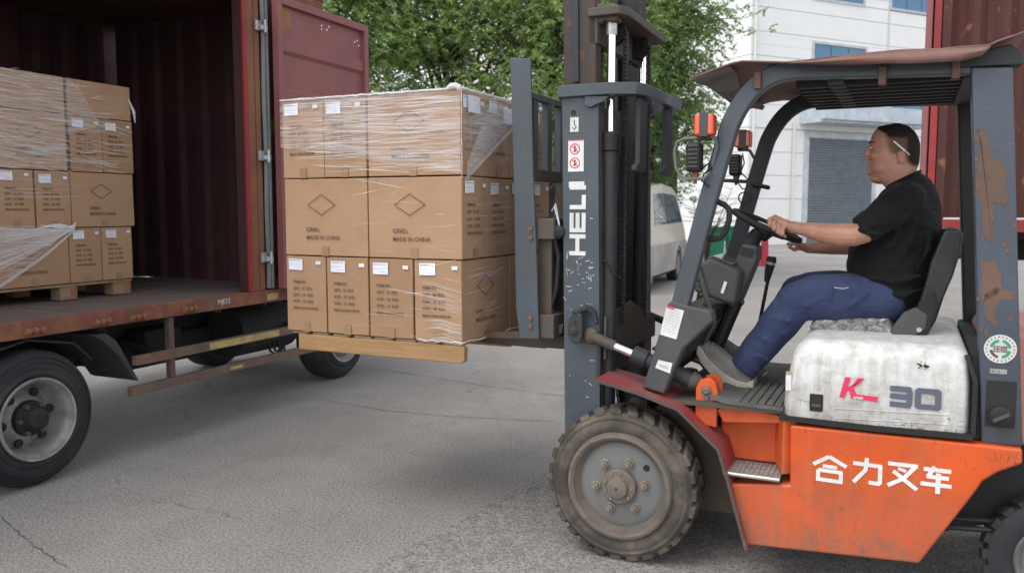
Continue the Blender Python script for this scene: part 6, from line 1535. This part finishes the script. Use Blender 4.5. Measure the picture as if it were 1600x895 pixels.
limb(bd,[(1404,318,.45,.035),(1375,342,.385,.045),(1348,364,.365,.049),(1335,367,.365,.050),(1310,367,.375,.050),(1285,364,.395,.044),(1262,359,.415,.033),(1247,357,.43,.0275),(1238,355,.44,.028)])
limb(bd,[(1404,320,.80,.035),(1372,350,.86,.052),(1345,380,.87,.048),(1320,383,.86,.048),(1295,385,.83,.040),(1272,387,.79,.029),(1262,387,.77,.027)])
# near hand
Rn=Matrix.Rotation(rad(24),3,'Y')
bd.ell(S(1228,350,.443),(.042,.034,.021),14,Rn); bd.ell(S(1219,345,.45),(.026,.030,.017),12,Rn)
FN=[[(1221,344,.462),(1211,339,.452),(1203,343,.430),(1202,352,.418),(1207,357,.428)],[(1226,347,.452),(1217,343,.438),(1209,348,.413),(1209,358,.405),(1214,363,.418)],[(1231,350,.446),(1223,348,.43),(1216,353,.404),(1216,363,.398),(1221,368,.412)],[(1235,353,.442),(1229,352,.428),(1223,358,.405),(1223,366,.40),(1227,370,.412)]]
for k,c in enumerate(FN):
    r0=[.0115,.0115,.011,.0098][k]; P=[S(*q) for q in c]; bd.tube(P,[r0,r0,r0*.98,r0*.88,r0*.72],10); 
    for q,rr_ in zip(P[1:],(1.04,1.06,.95,.74)): bd.ell(q,(r0*rr_,)*3,10)
P=[S(1238,358,.455),S(1226,358,.475),S(1215,356,.482),S(1207,354,.478)]; bd.tube(P,[.014,.013,.011,.008],10); bd.ell(P[-1],(.0085,)*3,8)
# far hand
bd.ell(S(1255,386,.755),(.038,.036,.020),14,Matrix.Rotation(rad(8),3,'Y'))
for k in range(4):
    L=.735+k*.021; P=[S(1250,387,L),S(1241,390,L+.004),S(1234,386,L+.006),S(1237,380,L+.004)]; bd.tube(P,[.011,.0105,.0095,.0075],10)
    for q in P[1:]: bd.ell(q,(.0098,)*3,8)
P=[S(1258,384,.725),S(1247,381,.708),S(1238,380,.703),S(1231,381,.703)]; bd.tube(P,[.014,.0125,.0105,.008],10); bd.ell(P[-1],(.0085,)*3,8)
body=build('body',bd,'skin',dv); remesh(body,.0038,2,.4)
# eyes, brows
for s_ in (-1,1):
    p=HP(196,306,CL+s_*.032); m=MB(); m.ell(p+Vector((-.0045,0,0)),(.0085,.013,.0062),12); build('eye',m,plain('eye white',(.55,.5,.47),.25) if s_<0 else M['skin'],dv,smooth=80)
    m=MB(); m.ell(p+Vector((-.0105,s_*.002,-.0003)),(.0035,.0062,.0052),10); build('iris',m,'hair',dv)
    m=MB(); m.tube([HP(183,268,CL+s_*.012),HP(172,258,CL+s_*.028),HP(196,252,CL+s_*.047),HP(222,262,CL+s_*.058)],[.0022,.0042,.004,.0015],8); build('eyebrow',m,'hair',dv)
    m=MB(); m.tube([HP(178,300,CL+s_*.022),HP(174,294,CL+s_*.034),HP(192,298,CL+s_*.046),HP(210,308,CL+s_*.052)],[.0015,.0022,.0022,.001],7); build('upper_eyelid',m,'skin',dv)
m=MB(); m.tube([HP(192,474,CL-.022),HP(163,471,CL),HP(192,474,CL+.022)],[.001,.0032,.001],8); build('mouth',m,plain('dark mouth',(.05,.012,.01),.5),dv)
m=MB(); m.tube([HP(186,470,CL-.016),HP(160,466,CL),HP(186,470,CL+.016)],[.001,.0028,.001],8); build('teeth',m,plain('teeth',(.62,.6,.55),.3),dv)
# hair: shell over the skull behind the hairline
def hairline(Y):
    pts=[(80,246),(125,240),(150,275),(185,325),(235,335),(290,345),(340,360),(372,385),(374,520),(430,520),(450,540),(480,560),(520,590),(560,606)]
    for (a,b_),(c,d) in zip(pts,pts[1:]):
        if a<=Y<=c: return b_+(d-b_)*(Y-a)/(c-a+1e-9)
    return 9999
m=MB(); YY=list(np.arange(86,540,2.5)); n=260
def interp(Y):
    Y=max(rows[0][0],Y)
    for r0,r1 in zip(rows,rows[1:]):
        if r0[0]<=Y<=r1[0]:
            t=(Y-r0[0])/(r1[0]-r0[0]); return tuple(r0[i]+(r1[i]-r0[i])*t for i in range(1,4))
    return rows[-1][1:]
RG=[]
for Y in YY:
    xf,xb,hw=interp(Y); off=.0062 if Y<300 else .0045
    RG.append(head_ring(Y-(6 if Y<120 else 0),xf,xb,hw,off,n))
m.v=[p for r in RG for p in r]
x1330=lambda p:p
def toX(p):  # side-view position used by the hairline
    a=HP(200,300).x; b_=HP(600,300).x; return 200+(p[0]-a)/(b_-a)*400
for i in range(len(YY)-1):
    for j in range(n):
        q=(i*n+j,i*n+(j+1)%n,(i+1)*n+(j+1)%n,(i+1)*n+j)
        cx=sum(toX(m.v[k]) for k in q)/4; yy_=(YY[i]+YY[i+1])/2
        if cx>hairline(yy_)-22: m.f.append(q)
m.f.append(tuple(range(n)))
def hairm():
    mt,t,b=new_mat('short black hair with faded sides'); v=mapped(t)
    tc=t.nodes.new('ShaderNodeTexCoord'); sp_=t.nodes.new('ShaderNodeSeparateXYZ'); t.links.new(tc.outputs['Object'],sp_.inputs[0])
    mr=t.nodes.new('ShaderNodeMapRange'); zt_=HP(300,170).z-1.14; zl_=HP(300,340).z-1.14; mr.inputs['From Min'].default_value=zl_; mr.inputs['From Max'].default_value=zt_; t.links.new(sp_.outputs['Z'],mr.inputs['Value'])
    mx=t.nodes.new('ShaderNodeMapRange'); mx.inputs['From Min'].default_value=HP(430,300).x-1.0; mx.inputs['From Max'].default_value=HP(580,300).x-1.0; t.links.new(sp_.outputs['X'],mx.inputs['Value'])
    ad=t.nodes.new('ShaderNodeMath'); ad.operation='MAXIMUM'; t.links.new(mr.outputs[0],ad.inputs[0]); t.links.new(mx.outputs[0],ad.inputs[1])
    n_=noise(t,v,240,3,.7); c=mix(t,ad.outputs[0],(.05,.030,.022),(.012,.009,.008)); c=mix(t,mul(t,n_,.4),c,(.03,.02,.016))
    t.links.new(c,b.inputs['Base Color']); b.inputs['Roughness'].default_value=.75; b.inputs['Specular IOR Level'].default_value=.25; bump(t,b,n_,.9,.004); return mt
hm=hairm(); hr=build('hair',m,hm,dv,smooth=80)
at=hr.data.attributes.new('hair_cover','FLOAT','POINT')
for i in range(len(YY)):
    for j in range(n): X_=toX(m.v[i*n+j]); d_=max(0,min(1,(X_-hairline(YY[i])+22)/55)); at.data[i*n+j].value=d_*max(.22,min(1,max((255-YY[i])/110,(X_-500)/90)))*max(0,min(1,(500-YY[i])/110))
t=hm.node_tree; an=t.nodes.new('ShaderNodeAttribute'); an.attribute_name='hair_cover'; vv=mapped(t,(1,1,1)); nn_=noise(t,vv,420,2,.6)
ad2=t.nodes.new('ShaderNodeMath'); ad2.operation='ADD'; t.links.new(an.outputs['Fac'],ad2.inputs[0]); t.links.new(nn_,ad2.inputs[1])
t.links.new(ramp(t,ad2.outputs[0],[(.50,0),(1.0,1)]),t.nodes['Principled BSDF'].inputs['Alpha'])
# cigarette behind the ear (a thing of its own)
a=HP(396,243,CL-.089); b_=HP(545,372,CL-.090)
m=MB(); d=b_-a; m.tube([a,a+d*.72],.0040,10); m2=MB()
cg_=thing('cigarette',FK,tuple(a),'white cigarette tucked behind the driver\'s ear','cigarette'); build('paper_tube',m,plain('cigarette paper',(.8,.8,.78),.6),cg_,smooth=50)
m2.tube([a+d*.725,b_],.0041,10); build('filter',m2,plain('cigarette filter',(.62,.45,.28),.6),cg_,smooth=50)
# T-shirt
m=MB(); m.loft([tor(*r,n=32,sc=1.0) for r in TR])
def caps(mb,pts,n=16,cap_last=True):
    P=[S(a,b_,L) for a,b_,L,r in pts]; mb.tube(P,[r for *_,r in pts],n); mb.ell(P[0],(pts[0][3],)*3,12)
caps(m,[(1416,312,.475,.082),(1392,330,.425,.078),(1368,345,.39,.071),(1345,361,.372,.064)])
caps(m,[(1416,314,.765,.082),(1392,334,.815,.078),(1368,352,.85,.071),(1350,372,.868,.064)])
m.ell(S(1418,303,.60),(.10,.19,.055),16)
for pts in ([(1400,345,.40),(1380,362,.405),(1350,380,.42)],[(1410,350,.40),(1395,380,.40),(1360,402,.41)],[(1430,340,.41),(1425,375,.405),(1405,410,.405)],[(1455,350,.44),(1450,390,.42),(1430,425,.41)],[(1440,430,.42),(1405,440,.40),(1360,436,.41)],[(1445,450,.43),(1410,462,.41),(1370,458,.42)],[(1345,345,.335),(1365,352,.315),(1385,350,.34)],[(1340,358,.32),(1360,366,.31),(1378,366,.335)],[(1395,300,.42),(1405,318,.385),(1400,335,.375)]):
    P=[S(*q) for q in pts]; m.tube(P,[.005]+[.0135]*(len(P)-2)+[.005],8)
sh_=build('t_shirt',m,'tee',dv); remesh(sh_,.0075,5,.5); displace(sh_,.07,.014,.5,0)
m=MB(); 
rg=[]
for k in range(28):
    t=2*math.pi*k/28; r=tor(*TR[0],n=28,sc=1.03)
m.tube([Vector(p) for p in r]+[Vector(r[0])],.006,8); build('collar',m,'tee',sh_,smooth=80)
# trousers
m=MB()
def chain_(mb,pts):
    P=[S(a,b_,L) for a,b_,L,r in pts]; mb.tube(P,[r for *_,r in pts],18)
    for p,(a,b_,L,r) in list(zip(P,pts))[:-1]: mb.ell(p,(r*.99,)*3,14)
chain_(m,[(1385,468,.50,.105),(1345,466,.485,.112),(1305,466,.47,.112),(1270,466,.455,.104),(1247,470,.445,.090),(1232,487,.44,.087),(1208,517,.432,.083),(1185,545,.426,.075),(1160,577,.42,.068)])
chain_(m,[(1385,468,.74,.105),(1345,462,.75,.110),(1305,456,.765,.108),(1270,454,.775,.098),(1247,457,.78,.086),(1235,475,.775,.082),(1215,508,.765,.078),(1192,540,.755,.072),(1175,565,.75,.066)])
m.ell(S(1395,462,.62),(.125,.20,.115),18); m.ell(S(1350,445,.62),(.10,.17,.05),14)
for pts in ([(1252,500,.40),(1240,480,.36),(1225,462,.37),(1212,452,.42)],[(1254,498,.40),(1262,478,.35),(1285,462,.345)],[(1250,506,.42),(1232,502,.35),(1210,496,.35)],[(1246,512,.42),(1225,522,.36),(1200,520,.36)],[(1330,432,.42),(1345,455,.37),(1352,480,.385)],[(1320,436,.40),(1328,460,.36),(1322,482,.37)],[(1365,440,.42),(1350,462,.37),(1330,478,.36)],[(1180,520,.36),(1196,530,.35),(1214,545,.38)],[(1166,548,.37),(1184,556,.35),(1204,566,.38)],[(1150,560,.38),(1168,572,.36),(1190,582,.38)],[(1290,440,.39),(1300,450,.355),(1296,470,.35)],[(1232,448,.40),(1222,470,.36),(1204,500,.36)]):
    P=[S(*q) for q in pts]; m.tube(P,[.004]+[.0095]*(len(P)-2)+[.004],8)
tr_=build('trousers',m,'jeans',dv); remesh(tr_,.009,4,.5); displace(tr_,.08,.008,.5,0)
m=MB(); m.tube([S(1303,449,.355),S(1318,451,.352),S(1326,449,.355)],.002,5); build('pocket_seam',m,'sole',tr_)
# shoes
def shoe(L,dx,dy,nm):
    o_=lambda pts:[(a+dx,b_+dy) for a,b_ in pts]
    up=o_([(1092,546),(1094,536),(1103,531),(1113,535),(1128,545),(1140,556),(1158,566),(1176,585),(1176,600),(1165,606),(1148,602),(1126,590),(1110,575),(1098,560)])
    m=MB(); P=poly(up,L)
    cx=sum(p[0] for p in P)/len(P); cz=sum(p[1] for p in P)/len(P)
    rings=[[(cx+(a-cx)*s,L+y,cz+(z-cz)*s) for a,z in P] for y,s in ((-.052,.45),(-.046,.80),(-.034,.95),(-.01,1),(.02,1),(.04,.93),(.05,.75),(.055,.4))]
    m.loft(rings); s=build('shoe',m,'shoe',dv); remesh(s,.005,4,.5)
    so=o_([(1090,538),(1097,545),(1104,557),(1115,569),(1130,582),(1150,594),(1167,598),(1178,593),(1177,606),(1168,613),(1146,611),(1122,596),(1106,580),(1095,566),(1088,552)])
    m=MB(); m.prism(poly(so,L-.05),L-.058,L+.058); sl=build('sole',m,'sole',s,bev=.006,seg=3)
    so2=o_([(1168,613),(1146,611),(1122,596),(1106,580),(1095,566),(1093,569),(1104,583),(1121,600),(1146,615),(1168,616)])
    m=MB(); m.prism(poly(so2,L-.05),L-.051,L+.051); build('outsole',m,'rubberblack',sl)
    for k in range(5):
        a=(1112+k*5.2+dx,536+k*4.6+dy); m=MB(); m.tube([S(a[0]-3,a[1]+6,L-.046),S(a[0]-1,a[1]-1,L-.02),S(a[0]+1,a[1]-2,L+.015)],.0028,6); build('lace',m,'greyc',s)
shoe(.43,0,0,'near'); shoe(.74,17,-8,'far')
